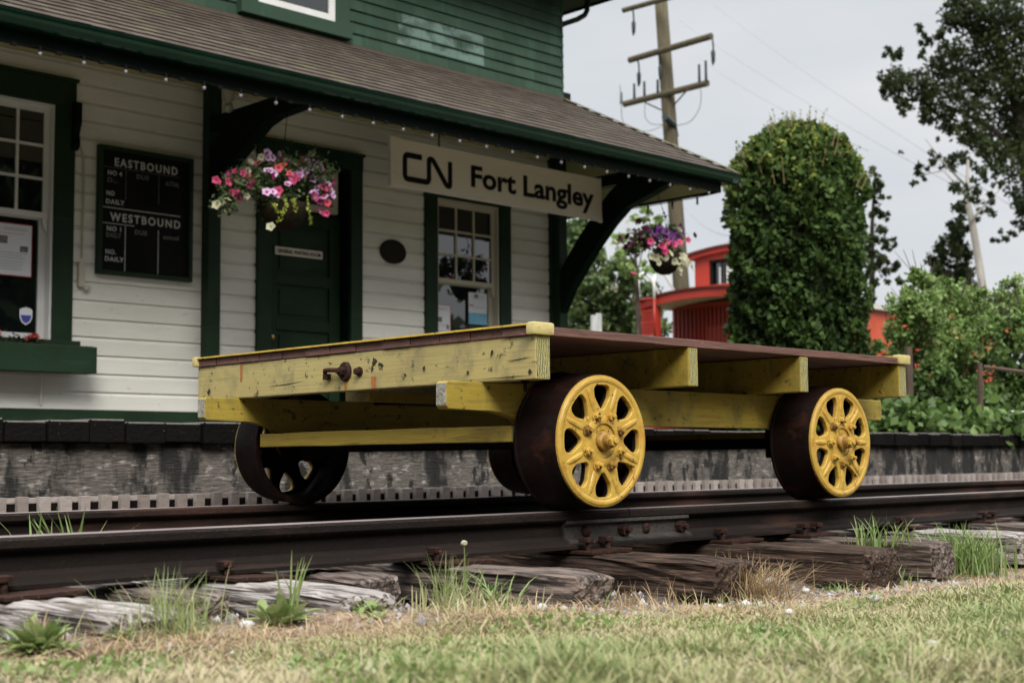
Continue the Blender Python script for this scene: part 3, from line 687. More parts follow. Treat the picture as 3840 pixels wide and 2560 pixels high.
m = MB(); m.box(8.0, 8.745, WY+.05, WY+.10, 2.44, 2.50); m.box(8.0, 8.745, WY+.05, WY+.10, 2.77, 2.83); m.box(8.0, 8.06, WY+.05, WY+.10, 2.501, 2.769); m.box(8.685, 8.745, WY+.05, WY+.10, 2.501, 2.769)
tf = build(m, 'transom', 'cream_sash', dc); bx('glass', 'glass', tf, 8.055, 8.69, WY+.07, WY+.075, 2.495, 2.775)
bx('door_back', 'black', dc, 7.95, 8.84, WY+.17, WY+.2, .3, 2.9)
bx('threshold', 'green_dark', dc, 7.90, 8.88, WY-.06, WY+.15, PZ-.02, PZ+.03)
# sign on door
ds = bx('door_sign', 'signw', None, 8.075, 8.60, y-.014, y-.002, 2.012, 2.085, bevel=.005)
tag(ds, 'small cream nameplate with black capitals screwed to the green door', 'sign')
text('lettering', 'GENERAL WAITING ROOM', 8.10, y-.016, 2.03, .05, 'black', ds, width=.475, bold=.001)
# conduit with switch box
m = MB(); m.tube([(6.135, WY-.02, 2.66), (6.16, WY-.03, 2.58), (6.165, WY-.03, 2.4), (6.16, WY-.03, 1.78)], .009, 6); m.box(6.125, 6.175, WY-.055, WY-.014, 1.55, 1.74); m.cyl((6.17, WY-.05, 1.53), (6.22, WY-.05, 1.555), .016, 8)
tag(build(m, 'wall_conduit', 'cream_sash', bevel=.003), 'thin cream conduit with switch box running down the boards beside the left window', 'conduit')
# meter pipe under the flower box
m = MB(); m.tube([(5.83, WY-.05, .85), (5.83, WY-.05, .70), (5.84, WY-.03, .62)], .008, 6); build(m, 'drain_pipe', 'siding', st)
# flower box
fb = bx('flower_box', 'green', None, 4.2, 6.17, WY-.28, WY-.10, .855, 1.06, bevel=.005)
tag(fb, 'dark green window flower box under the left window', 'flower box')
bx('soil', 'tie_dark', fb, 4.23, 6.14, WY-.265, WY-.115, 1.055, 1.064)
for k, (xx, rr, lb) in enumerate(((5.39, .06, 'small red flower clump at the left photo edge in the green window box'), (5.67, .07, 'small red flower clump at the right end of the green window box'))):
    P = np.random.normal(size=(160, 3))*[rr*.8, .03, .028]+[xx, WY-.18, 1.085]
    fo = leaves('red_geranium', P, .018, np.random.uniform(0, .4, 160), 'treeleaf'); tag(fo, lb, 'flower', 'red flowers in the window box')
    P = np.random.normal(size=(60, 3))*[.022, .015, .012]+[xx+.02, WY-.20, 1.125]
    leaves('blossom', P, .013, np.random.rand(60), 'orange_petal' if False else 'red', fo)

# departures board
bz0, bz1, bx0, bx1, by = 1.665, 2.705, 6.275, 7.135, WY-.075
bd = build(MB(), 'departure_board', 'green') if False else None
m = MB()
fwd = .035
m.box(bx0, bx0+fwd, by, WY-.016, bz0, bz1); m.box(bx1-fwd, bx1, by, WY-.016, bz0, bz1); m.box(bx0+fwd, bx1-fwd, by, WY-.016, bz0, bz0+fwd); m.box(bx0+fwd, bx1-fwd, by, WY-.016, bz1-fwd, bz1)
bd = build(m, 'departure_board', 'green', bevel=.004)
tag(bd, 'blackboard timetable in a green frame lettered EASTBOUND and WESTBOUND, hung between window and post', 'sign board')
yy = by+.03
bx('chalkboard', 'board', bd, bx0+fwd-.002, bx1-fwd+.002, yy, WY-.02, bz0+fwd-.002, bz1-fwd+.002)
yt = yy-.002
def tx(s, u, v, sz, wd, mat='chalk', bold=.0012, sp=1.15):   # u, v: fractions across and down the board
    return text('lettering', s, bx0+u*(bx1-bx0), yt, bz1-v*(bz1-bz0)-sz*.36, sz, mat, bd, width=wd, bold=bold, sp=sp)
tx('EASTBOUND', .17, .115, .092, .575, bold=.0022, sp=1.3)
tx('WESTBOUND', .13, .545, .092, .64, bold=.0022, sp=1.3)
def serifs(u0, wd, v, word):
    m = MB()
    n = len(word); z0 = bz1-v*(bz1-bz0)-.10*.36
    for i in range(n):
        xa = bx0+u0*(bx1-bx0)+wd*(i+.06)/n
        m.box(xa-.004, xa+.022, yt-.0006, yt, z0-.001, z0+.004); m.box(xa-.004, xa+.022, yt-.0006, yt, z0+.067, z0+.072)
    build(m, 'lettering', 'chalk', bd)
tx('NO 4', .10, .205, .052, .125); tx('D:..', .10, .262, .052, .09, 'faint'); tx('DUE', .40, .205, .052, .11, 'faint'); tx('ACTUAL', .71, .225, .052, .13, 'faint')
tx('NO', .09, .365, .052, .07); tx('DAILY', .085, .43, .052, .165)
tx('NO 1', .10, .640, .052, .125); tx('DAILY', .095, .690, .052, .13, 'faint'); tx('DUE', .39, .645, .052, .11, 'faint'); tx('actual', .69, .655, .052, .145, 'faint')
tx('NO.', .09, .820, .052, .09); tx('DAILY', .085, .875, .052, .165)
m = MB()
H = lambda v: bz1-v*(bz1-bz0)
m.box(bx0+.04, bx1-.11, yt-.001, yt, H(.478)-.004, H(.478)+.003)
build(m, 'ruled_line', 'chalk', bd)
m = MB(); m.box(bx0+.04, bx0+.33, yt-.001, yt, H(.60)-.003, H(.60)+.002)
m.box(bx0+.245, bx0+.251, yt-.001, yt, H(.965), H(.61)); m.box(bx0+.545, bx0+.551, yt-.001, yt, H(.965), H(.61)); build(m, 'ruled_line', 'chalk', bd)
m = MB(); m.box(bx0+.245, bx0+.249, yt-.0008, yt, H(.40), H(.17)); m.box(bx0+.545, bx0+.549, yt-.0008, yt, H(.40), H(.17)); m.box(bx0+.04, bx1-.12, yt-.0008, yt, H(.165), H(.162)); build(m, 'ruled_line', 'faint', bd)

# CN Fort Langley sign
sx0, sx1, sz0, sz1, sy = 8.66, 11.44, 2.575, 3.01, 6.28
m = MB(); m.prism([(sx0, sz0), (sx0+.12, sz0-.004), (sx0+.13, sz0+.003), (sx1-.05, sz0), (sx1+.01, sz0-.012), (sx1, sz0+.1), (sx1-.004, sz1+.01), (sx1-.03, sz1), (sx0+.10, sz1), (sx0+.09, sz1+.012), (sx0-.004, sz1+.008)], 'Y', sy, sy+.035)
sg = build(m, 'station_sign', 'signw', bevel=.004); tag(sg, 'long cream station name board reading CN Fort Langley hanging under the eave', 'sign')
m = MB(); m.box(sx0+.6, sx0+.608, sy+.036, sy+.05, sz0+.05, 3.14); m.box(sx1-.5, sx1-.492, sy+.036, sy+.05, sz0+.05, 3.14)
build(m, 'hanger', 'black', sg)
text('lettering', 'Fort Langley', 9.62, sy-.0015, 2.70, .275, 'black', sg, width=1.70, bold=.0085)
# CN emblem: one continuous worm line with rounded corners
def fillet(pts, r, n=6):
    out = [Vector(pts[0])]
    for a, b, c in zip(pts[:-2], pts[1:-1], pts[2:]):
        a, b, c = Vector(a), Vector(b), Vector(c); u, v = (a-b).normalized(), (c-b).normalized()
        rr = min(r, (a-b).length*.48, (c-b).length*.48)
        for i in range(n+1):
            t = i/n; out.append((b+u*rr)*(1-t)**2+b*2*t*(1-t)+(b+v*rr)*t*t)
    out.append(Vector(pts[-1])); return out
W_ = .60; H_ = .255; X0_, Z0_ = 8.80, 2.64
pth = fillet([(.235, .235), (.02, .235), (.02, .02), (.325, .02), (.325, .235), (.375, .235), (.555, .018), (.60, .018), (.60, .245)], .042)
pth = [Vector((X0_+p.x*.93, Z0_+p.y*1.0)) for p in pth]
m = MB(); hw = .026; Lf, Rg = [], []
for i, p in enumerate(pth):
    d = (pth[min(i+1, len(pth)-1)]-pth[max(i-1, 0)]).normalized(); n = Vector((-d.y, d.x))*hw
    Lf.append(p+n); Rg.append(p-n)
vs = [(p.x, sy-.003, p.y) for p in Lf]+[(p.x, sy-.003, p.y) for p in Rg]; k = len(pth)
vs += [(p[0], sy-.0005, p[2]) for p in vs]
fs = [(i, i+1, k+i+1, k+i) for i in range(k-1)]+[(i, i+1, 2*k+i+1, 2*k+i) for i in range(k-1)]+[(k+i, k+i+1, 3*k+i+1, 3*k+i) for i in range(k-1)]
m.add(vs, fs); build(m, 'emblem', 'black', sg)

# oval plaque
m = MB(); vs = []; n = 40
for r_, yo in ((1.0, WY-.016), (1.0, WY-.034), (.93, WY-.040), (.88, WY-.034), (.0, WY-.034)):
    vs += [(9.345+.158*r_*math.cos(2*PI*i/n), yo, 2.145+.115*r_*math.sin(2*PI*i/n)) for i in range(n)]
m.add(vs, [(j*n+i, j*n+(i+1) % n, (j+1)*n+(i+1) % n, (j+1)*n+i) for j in range(4) for i in range(n)])
pq = build(m, 'wall_plaque', 'plaque', smooth='auto'); tag(pq, 'dark oval bronze plaque on the cream boards between door and window', 'plaque')

# posters
def poster(x0, x1, z0, z1, y, label, border=None, extra=None):
    o = bx('window_poster', 'paper', None, x0, x1, y, y+.002, z0, z1); tag(o, label, 'poster', 'papers taped in the windows')
    if border:
        m = MB(); e = .006
        m.box(x0, x1, y-.001, y-.0002, z1-e, z1); m.box(x0, x1, y-.001, y-.0002, z0, z0+e); m.box(x1-e, x1, y-.001, y-.0002, z0+e, z1-e); m.box(x0, x0+e, y-.001, y-.0002, z0+e, z1-e)
        build(m, 'border', 'red', o)
    return o
def lines(o, x0, x1, zs, y):
    m = MB()
    for z in zs: m.box(x0+random.uniform(0, .02), x1-random.uniform(0, .05), y-.0012, y-.0002, z, z+.004)
    build(m, 'printed_text', 'ink', o)
gy = WY+.050
p1 = poster(5.27, 5.783, 1.60, 2.005, gy, 'white notice with red border and two small photographs in the left window', True)
m = MB(); m.box(5.44, 5.465, gy-.0015, gy-.0003, 1.945, 1.975); m.box(5.50, 5.52, gy-.0015, gy-.0003, 1.945, 1.975); m.prism([(5.475, 1.95), (5.483, 1.948), (5.491, 1.95), (5.494, 1.962), (5.483, 1.974), (5.472, 1.962)], 'Y', gy-.0015, gy-.0003); build(m, 'flag', 'red', p1)
bx('photograph', 'photo', p1, 5.46, 5.585, gy-.0015, gy-.0003, 1.845, 1.905); bx('photograph', 'photo', p1, 5.685, 5.75, gy-.0015, gy-.0003, 1.79, 1.835)
lines(p1, 5.45, 5.75, [1.925, 1.775, 1.755, 1.735, 1.71, 1.69, 1.67, 1.65], gy); lines(p1, 5.54, 5.75, [1.965, 1.952], gy)
p1b = poster(5.20, 5.49, 1.26, 1.59, gy, 'plain white sheet at the photo edge below the red bordered notice')
# shield sticker
m = MB(); sc_ = [(-.5, .4), (-.3, .52), (0, .58), (.3, .52), (.5, .4), (.48, -.1), (.34, -.42), (0, -.62), (-.34, -.42), (-.48, -.1)]
shx, shz = 5.745, 1.30
m.prism([(shx+a*.105, shz+b_*.115) for a, b_ in sc_], 'Y', gy, gy+.002); sh = build(m, 'window_sticker', 'paper'); tag(sh, 'small white and blue shield sticker low in the left window', 'sticker')
m = MB(); m.prism([(shx+a*.085, shz+b_*.095) for a, b_ in [(-.5, .06), (.5, .06), (.48, -.1), (.34, -.42), (0, -.62), (-.34, -.42), (-.48, -.1)]], 'Y', gy-.0015, gy-.0003); build(m, 'blue_field', 'blue', sh)
p2 = poster(9.93, 10.145, 1.34, 1.70, gy, 'white notice with thin red border low in the window under the name board', True)
bx('photograph', 'photo', p2, 9.96, 10.03, gy-.0015, gy-.0003, 1.525, 1.575); bx('photograph', 'photo', p2, 10.09, 10.125, gy-.0015, gy-.0003, 1.46, 1.50); lines(p2, 9.95, 10.13, [1.66, 1.645, 1.50, 1.48, 1.44, 1.42], gy)
p3 = poster(10.39, 10.645, 1.53, 1.85, gy, 'white and blue poster taped right side of the window under the name board')
bx('blue_band', 'sky_blue', p3, 10.39, 10.645, gy-.0015, gy-.0003, 1.53, 1.645); lines(p3, 10.43, 10.62, [1.81, 1.79, 1.70], gy); bx('red_mark', 'red', p3, 10.40, 10.46, gy-.0015, gy-.0003, 1.715, 1.725)
bx('photograph', 'photo', p3, 10.47, 10.52, gy-.0015, gy-.0003, 1.80, 1.835)

# string lights along the eave
sl_ = thing('string_lights', (8.7, 5.41, 2.87), 'string of small clear bulbs on black wire along the green gutter', 'string lights')
xs = [3.12+.309*i for i in range(30)]; xs = [x for x in xs if x < 12.25]
pts = []
for x in xs:
    pts += [(x, 5.41, 2.873), (x+.08, 5.41, 2.862), (x+.16, 5.41, 2.856), (x+.24, 5.41, 2.862)]
side = [(12.30, 5.75+.33*i, 2.86) for i in range(5)]
m = MB(); m.tube(pts[:-3]+[(12.28, 5.41, 2.86)]+[(12.33, s_[1], 2.86) for s_ in side], .0045, 5)
for x in xs: m.cyl((x, 5.41, 2.875), (x, 5.41, 2.838), .011, 8); m.box(x+.11, x+.15, 5.40, 5.42, 2.845, 2.868)
for s_ in side: m.cyl((12.33, s_[1], 2.865), (12.33, s_[1], 2.81), .011, 8)
build(m, 'cable', 'black', sl_)
for x, y, z in [(x, 5.41, 2.826) for x in xs]+[(12.33, s_[1], 2.80) for s_ in side]:
    m = MB(); m.ball((x, y, z), .0145, (1, 1, 1.15), 8); build(m, 'bulb', 'bulb', sl_, smooth=True)
# porch globe lamp
m = MB(); m.cyl((7.19, 6.6, 3.23), (7.19, 6.6, 3.15), .055, 16); m.cyl((7.19, 6.6, 3.15), (7.19, 6.6, 3.11), .03, 12)
pl = build(m, 'porch_lamp', 'cream_sash', smooth='auto'); tag(pl, 'small round globe lamp under the soffit beside the left bracket', 'lamp')
m = MB(); m.ball((7.19, 6.6, 3.075), .042, (1, 1, 1), 16); build(m, 'globe', 'globe', pl, smooth=True)

# ================================================================ yellow rail cart
cart = thing('rail_cart', (4.93, .75, 0), 'faded yellow flat rail cart with red brown deck and spoked yellow wheels on track', 'rail cart')
CX0, CY0, CY1, BZ0, BZ1 = 3.855, -.178, 1.685, .407, .538
def timber(name, mats, x0, x1, y0, y1, z0, z1, bevel=.004, nseg=10, axis='Y', ends=True):
    """sawn timber: lightly wavy box; ends (faces across 'axis') take the second material"""
    m = MB(); rnd = random.Random(hash(name) % 1000+int(x0*100)); V = []; F = []
    for i in range(nseg+1):
        t = i/nseg; w1, w2 = rnd.uniform(-.0015, .0015), rnd.uniform(-.0012, .0012)
        if axis == 'Y':
            y = y0+(y1-y0)*t; V += [(x0+w1, y, z0+w2), (x1+w1, y, z0+w2), (x1+w1, y, z1+w1), (x0+w1, y, z1+w1)]
        else:
            x = x0+(x1-x0)*t; V += [(x, y0+w1, z0+w2), (x, y1+w1, z0+w2), (x, y1+w1, z1+w1), (x, y0+w1, z1+w1)]
    for i in range(nseg):
        for j in range(4): F.append((i*4+j, i*4+(j+1) % 4, (i+1)*4+(j+1) % 4, (i+1)*4+j))
    m.add(V, F, m=0); m.add([V[k] for k in (0, 1, 2, 3)]+[V[-4+k] for k in range(4)], [(3, 2, 1, 0), (4, 5, 6, 7)], m=1)
    me = build(m, name, mats, cart)
    bm = bmesh.new(); bm.from_mesh(me.data); bmesh.ops.remove_doubles(bm, verts=bm.verts, dist=.0002)
    bmesh.ops.recalc_face_normals(bm, faces=bm.faces)
    es = [e for e in bm.edges if len(e.link_faces) == 2 and e.calc_face_angle(0) > .8]
    bmesh.ops.bevel(bm, geom=es, offset=bevel, segments=2, affect='EDGES', profile=.6, material=0)
    bm.to_mesh(me.data); bm.free(); return me
eb = timber('end_beam', ['yellow_pale', 'endgrain'], CX0, CX0+.063, CY0, CY1, BZ0, BZ1)
timber('end_beam', ['yellow_wood', 'endgrain'], 5.955, 6.013, CY0, CY1, BZ0, BZ1)
for x in (4.588, 5.252): timber('joist', ['yellow_wood', 'endgrain'], x, x+.053, CY0, CY1, BZ0, BZ1)
# sills with stepped, curved noses
def sill(y0, y1):
    P = [(3.706, .332), (3.716, .321), (3.87, .319)]
    for i in range(9):
        a = i/8*PI/2; P.append((3.87+.16*math.sin(a)**1.0, .319-.041*(1-math.cos(a))**.8))
    P += [(5.62, .278)]
    for i in range(9):
        a = PI/2-i/8*PI/2; P.append((5.80-.16*math.sin(a), .319-.041*(1-math.cos(a))**.8))
    P += [(6.205, .321), (6.215, .332), (6.215, .400), (6.208, .4065), (6.02, .4068), (3.714, .4068), (3.706, .400)]
    m = MB(); m.prism(P, 'Y', y0, y1)
    o = build(m, 'sill', ['yellow_wood', 'greywood'], cart, bevel=.0035)
    for p in o.data.polygons:
        if abs(p.normal.x) > .9: p.material_index = 1
    return o
s1 = sill(.058, .106); s2 = sill(1.400, 1.447)
cs = bx('centre_sill', 'yellow_wood', cart, 3.925, 5.95, .70, .77, .372, .4068, bevel=.003)
for x in (3.985, 5.80): timber('cross_bar', ['yellow_brace', 'endgrain'], x, x+.05, .060, 1.446, .222, .274)
# plank deck: boards run along the track
y = CY0-.004; nb = 13; bw = (CY1+.006-y)/nb
for i in range(nb):
    z1 = .566+random.uniform(-.0025, .0025)
    if i in (0, nb-1): z1 = .5655
    x0 = 3.846+random.uniform(0, .006)
    timber('deck_board', ['deck', 'deck'], x0, 6.018, y+.0015, y+bw-.0015, .5395+random.uniform(-.0, .001), z1, bevel=.002, nseg=24, axis='X')
    y += bw
m = MB(); m.prism([(3.836, .5685), (3.836, .5745), (3.905, .5745), (3.905, .5695), (3.8425, .5695), (3.8425, .5685)], 'Y', CY0-.006, CY1+.006); build(m, 'edge_strip', 'yellow_trim', cart)
m = MB(); m.prism([(6.028, .5685), (6.028, .5745), (5.95, .5745), (5.95, .5695), (6.022, .5695), (6.022, .5685)], 'Y', CY0-.006, CY1+.006); build(m, 'edge_strip', 'yellow_trim', cart)
for x0, x1 in ((3.834, 3.925), (5.945, 6.032)):
    bx('corner_cap', 'cap', cart, x0, x1, CY0-.014, CY0+.022, .5390, .5775, bevel=.008, smooth='auto')
    bx('corner_cap', 'cap', cart, x0, x1, CY1-.022, CY1+.014, .5390, .5775, bevel=.008, smooth='auto')
# draw plate, pin and nuts on the end beam
def yz_disc(m, x, y, z, ry, rz, t, n=28, dome=.3):
    vs = []
    for r_, xx in ((1, x), (1, x-t*.6), (.86, x-t), (.3, x-t*1.0), (0.0, x-t*1.0)):
        vs += [(xx, y+ry*r_*math.cos(2*PI*i/n), z+rz*r_*math.sin(2*PI*i/n)) for i in range(n)]
    m.add(vs, [(j*n+i, j*n+(i+1) % n, (j+1)*n+(i+1) % n, (j+1)*n+i) for j in range(4) for i in range(n)])
m = MB(); yz_disc(m, CX0, .742, .474, .032, .034, .012); dp = build(m, 'draw_plate', 'rusty', eb, smooth='auto')
m = MB(); m.cyl((CX0-.012, .742, .474), (CX0-.030, .742, .474), .017, 6); m.cyl((CX0-.030, .742, .474), (CX0-.042, .742, .474), .009, 10); build(m, 'nut', 'rusty', eb, bevel=.002)
m = MB(); m.tube([(CX0-.018, .750, .478), (CX0-.024, .79, .481), (CX0-.020, .835, .482), (CX0-.012, .845, .475)], .008, 8); m.box(CX0-.02, CX0-.001, .825, .848, .450, .470); build(m, 'hasp', 'rusty', eb, smooth='auto')
m = MB(); m.cyl((CX0, .664, .470), (CX0-.006, .664, .470), .017, 16); m.cyl((CX0-.006, .664, .470), (CX0-.022, .664, .470), .012, 6); build(m, 'nut', 'rusty', eb, bevel=.0015)
def stain(name, mt, y0, y1, z0, z1):
    m = MB(); m.add([(CX0-.0028, y0, z0), (CX0-.0028, y1, z0), (CX0-.0028, y1, z1), (CX0-.0028, y0, z1)], [(0, 1, 2, 3)]); build(m, name, mt, eb)
stain('rust_stain', 'rust_run', .734, .748, .409, .442); stain('rust_stain', 'rust_run', 1.375, 1.387, .47, .536); stain('rust_stain', 'rust_run', .57, .60, .41, .45)
def crack(pts, wd, mt='black'):
    m = MB(); n = len(pts)
    vs = [(CX0-.0022, y, z+wd*(1-abs(2*i/(n-1)-1))) for i, (y, z) in enumerate(pts)]+[(CX0-.0022, y, z-wd*(1-abs(2*i/(n-1)-1))) for i, (y, z) in enumerate(pts)]
    m.add(vs, [(i, i+1, n+i+1, n+i) for i in range(n-1)]); build(m, 'paint_crack', mt, eb)
crack([(1.22, .440), (1.16, .443), (1.09, .445), (1.03, .449), (.97, .452)], .0016)
crack([(-.17, .472), (-.13, .470), (-.08, .466), (-.05, .465)], .002)
crack([(-.17, .417), (-.12, .418), (-.06, .416), (0, .4165), (.2, .413)], .0016)
for cy, cz, s_ in ((.33, .462, .012), (.585, .50, .02), (.55, .485, .018), (.60, .475, .015), (.01, .495, .012), (-.02, .48, .012), (.12, .44, .01), (1.60, .437, .018), (1.05, .425, .01), (-.155, .43, .012), (.43, .445, .014)):
    m = MB(); n = 12; m.add([(CX0-.0026, cy+s_*random.uniform(.35, 1)*math.cos(2*PI*i/n), cz+s_*random.uniform(.35, 1.1)*math.sin(2*PI*i/n)) for i in range(n)], [tuple(range(n))]); build(m, 'scuff_mark', 'scuff', eb)
m = MB(); m.cyl((3.888, -.10, BZ0), (3.888, -.10, BZ0-.008), .014, 10); m.cyl((3.888, -.10, BZ0-.008), (3.888, -.10, BZ0-.035), .006, 8); build(m, 'through_bolt', 'castdark', eb)
for x in (4.205, 5.591):
    m = MB(); m.cyl((x, -.09, .222), (x, 1.60, .222), .022, 14); build(m, 'axle', 'castdark', cart)
    for y in (.12, 1.33):
        m = MB(); m.box(x-.05, x+.05, y, y+.07, .165, .277); m.cyl((x, y-.01, .222), (x, y+.08, .222), .045, 16); build(m, 'axle_bearing', 'castdark', cart, bevel=.006)
m = MB(); m.box(4.35, 5.45, .35, 1.2, .385, .4062); build(m, 'under_deck_dark', 'castdark', cart)  # dark board added to keep the space under the deck black

# wheel, built once at the origin facing -Y, then copied
def build_wheel():
    NS = 96
    m = MB(); prof = [(.004, .200), (.000, .206), (.002, .2125), (.012, .2145), (.06, .2180), (.115, .2215), (.150, .2222), (.156, .2235), (.159, .2275), (.163, .2285), (.168, .2265), (.170, .2180), (.165, .205), (.140, .196), (.05, .192), (.004, .200)]
    m.lathe(prof, 'Y', n=NS); ty = build(m, 'wheel', 'tyre', None, smooth='auto')
    # plate with eight cut-outs on a polar grid
    def plate_mesh(y0, y1, ro, name, mt, dish):
        m = MB(); nA = 16*8
        holes = []
        for k in range(8):
            c = PI/4*k; P = []
            # rounded pear outline in (radius, angle)
            for t in np.linspace(0, 2*PI, 28, endpoint=False):
                rr = .1395+.0415*math.cos(t)
                hw = .0325+.009*math.cos(t) if math.cos(t) > 0 else .0325+.020*math.cos(t)
                hw = max(hw, .006)
                s_ = math.copysign(abs(math.sin(t))**.5, math.sin(t))
                off = hw*s_*1.16
                P.append(((rr)*math.cos(c)-off*math.sin(c), (rr)*math.sin(c)+off*math.cos(c)))
            holes.append(P)
        cu = bpy.data.curves.new('p', 'CURVE'); cu.dimensions = '2D'; cu.fill_mode = 'BOTH'; cu.extrude = abs(y1-y0)/2; cu.bevel_depth = .0025; cu.bevel_resolution = 1
        for P in [[(ro*math.cos(2*PI*i/NS), ro*math.sin(2*PI*i/NS)) for i in range(NS)]]+holes+[[(.036*math.cos(2*PI*i/32), .036*math.sin(2*PI*i/32)) for i in range(32)]]:
            sp_ = cu.splines.new('POLY'); sp_.points.add(len(P)-1); sp_.use_cyclic_u = True
            for i, (a, b) in enumerate(P): sp_.points[i].co = (a, b, 0, 1)
        o = bpy.data.objects.new('t', cu); COL.objects.link(o); dg = bpy.context.evaluated_depsgraph_get()
        me = bpy.data.meshes.new_from_object(o.evaluated_get(dg)); bpy.data.objects.remove(o)
        me.transform(Matrix.Translation((0, (y0+y1)/2, 0)) @ Matrix.Rotation(PI/2, 4, 'X'))
        me.materials.clear(); me.materials.append(M[mt]); me.name = name
        return link(name, me, ty)
    disc = plate_mesh(-.006, .008, .2075, 'wheel_disc', 'wheel', .01)
    web = plate_mesh(.014, .024, .197, 'wheel_web', 'castdark', .0)
    # raised rim bead and spoke ribs, pressed in the disc
    m = MB(); m.lathe([(-.004, .1835), (-.0085, .187), (-.0115, .193), (-.0115, .199), (-.010, .205), (-.003, .2085), (.004, .209)], 'Y', n=NS)
    for k in range(8):
        a = PI/4*k+PI/8; ca, sa = math.cos(a), math.sin(a); ring = []; ns = 9
        st_ = [(.098, .003, .000), (.108, .008, .003), (.124, .0095, .0065), (.142, .0095, .0075), (.158, .009, .0065), (.172, .008, .004), (.182, .004, .001)]
        for rr, hw, hh in st_:
            for j in range(ns):
                t = PI*j/(ns-1); off = hw*math.cos(t); yy = -.0085-hh*math.sin(t)*.85
                ring.append((rr*ca-off*sa, yy, rr*sa+off*ca))
        m.add(ring, [(i*ns+j, i*ns+j+1, (i+1)*ns+j+1, (i+1)*ns+j) for i in range(len(st_)-1) for j in range(ns-1)])
    build(m, 'rim_bead', 'wheel', disc, smooth=True)
    m = MB(); m.lathe([(-.008, .084), (-.013, .075), (-.015, .062), (-.014, .056)], 'Y', n=48); build(m, 'hub_face', 'wheel', disc, smooth=True)
    m = MB(); m.lathe([(-.014, .056), (-.006, .053), (.005, .050), (.005, .0)], 'Y', n=48); build(m, 'hub_recess', 'nutgrime', disc, smooth=True)
    m = MB(); m.lathe([(.004, .034), (-.020, .032), (-.024, .029), (-.027, .024), (-.044, .023), (-.047, .017), (-.047, 0)], 'Y', n=28); hb = build(m, 'hub', 'nutgrime', disc, smooth='auto')
    m = MB(); m.cyl((0, -.045, 0), (0, -.060, 0), .020, 6); m.cyl((0, -.060, 0), (0, -.067, 0), .010, 12); build(m, 'axle_nut', 'wheel', hb, bevel=.0025)
    for k in range(8):
        a = PI/4*k+PI/8; x, z = .0835*math.cos(a), .0835*math.sin(a)
        m = MB(); m.cyl((x, -.010, z), (x, -.0125, z), .0185, 14); m.cyl((x, -.0125, z), (x, -.025, z), .0145, 6, r2=.0135); m.cyl((x, -.025, z), (x, -.036, z), .007, 10)
        build(m, 'wheel_bolt', 'nutgrime' if k % 3 == 0 else 'wheel', disc, bevel=.002)
    return ty
wp = build_wheel()
KIDS.clear()
for x in bpy.data.objects:
    if x.parent: KIDS.setdefault(x.parent.name, []).append(x)
PI_ = Matrix.Translation(-Vector(cart.location))
first = True
for (x, y, face, phase) in ((4.205, -.1235, 0, 0), (5.591, -.1235, 0, PI/8), (4.205, 1.6285, PI, .15), (5.591, 1.6285, PI, .3)):
    o = wp if first else tree_copy(wp)
    first = False
    o.parent = cart; o.matrix_parent_inverse = PI_.copy()
    o.matrix_basis = Matrix.Translation((x, y, .2225)) @ Matrix.Rotation(face, 4, 'Z') @ Matrix.Rotation(phase, 4, 'Y')

# ================================================================ hanging baskets
def flower_mesh(mat, r=.028, seed=0):
    rnd = random.Random(seed); m = MB(); n = 15; vs = [(0, 0, -.012)]
    for i in range(n):
        a = 2*PI*i/n; q = 1+.16*math.cos(5*a)
        vs.append((r*.35*math.cos(a), r*.35*math.sin(a), -.002))
    for i in range(n):
        a = 2*PI*i/n; q = 1+.15*math.cos(5*a)
        vs.append((r*q*math.cos(a), r*q*math.sin(a), .004+rnd.uniform(-.003, .003)))
    m.add(vs, [(0, 1+i, 1+(i+1) % n) for i in range(n)], m=1); m.add(vs, [(1+i, 1+(i+1) % n, 1+n+(i+1) % n, 1+n+i) for i in range(n)], m=0)
    return build(m, 'flower', [mat, 'magenta' if mat in ('lilac', 'pink', 'coral') else 'black' if mat in ('violet', 'maroon') else 'lime'], None, smooth=True)
PROTO = {}
def flower(par, mat, p, s=1., face=None):
    if mat not in PROTO:
        PROTO[mat] = flower_mesh(mat); o = PROTO[mat]
    else: o = PROTO[mat].copy(); COL.objects.link(o)
    o.parent = par; o.matrix_parent_inverse = Matrix.Translation(-Vector(par.location))
    d = Vector(face or (random.gauss(-.3, .5), random.gauss(-1, .4), random.gauss(.25, .5))).normalized()
    o.matrix_basis = Matrix.Translation(p) @ d.to_track_quat('Z', 'Y').to_matrix().to_4x4() @ Matrix.Scale(s*random.uniform(.8, 1.2), 4)
    return o
def basket(c, label, hook, fl, R=.19):
    t = thing('hanging_basket', c, label, 'hanging basket', 'flower baskets hanging from the eave brackets'); c = Vector(c)
    m = MB(); m.lathe([(0, R), (-.02, R*1.02), (-.10, R*.86), (-.17, R*.6), (-.20, R*.3), (-.205, 0)], 'Z', tuple(c), n=24); m.lathe([(0, R), (.01, R*.9), (.015, 0)], 'Z', tuple(c), n=24)
    build(m, 'basket_liner', 'moss_basket', t, smooth=True)
    m = MB()
    for k in range(3):
        a = 2*PI*k/3+.4; m.tube([c+Vector((R*math.cos(a), R*math.sin(a), 0)), c+Vector((.01*math.cos(a), .01*math.sin(a), .42))], .0025, 4)
    m.tube([c+Vector((0, 0, .42)), Vector(hook)], .0035, 4); m.ball(tuple(c+Vector((0, 0, .42))), .012, n=6)
    build(m, 'hanger_wire', 'black', t)
    return t
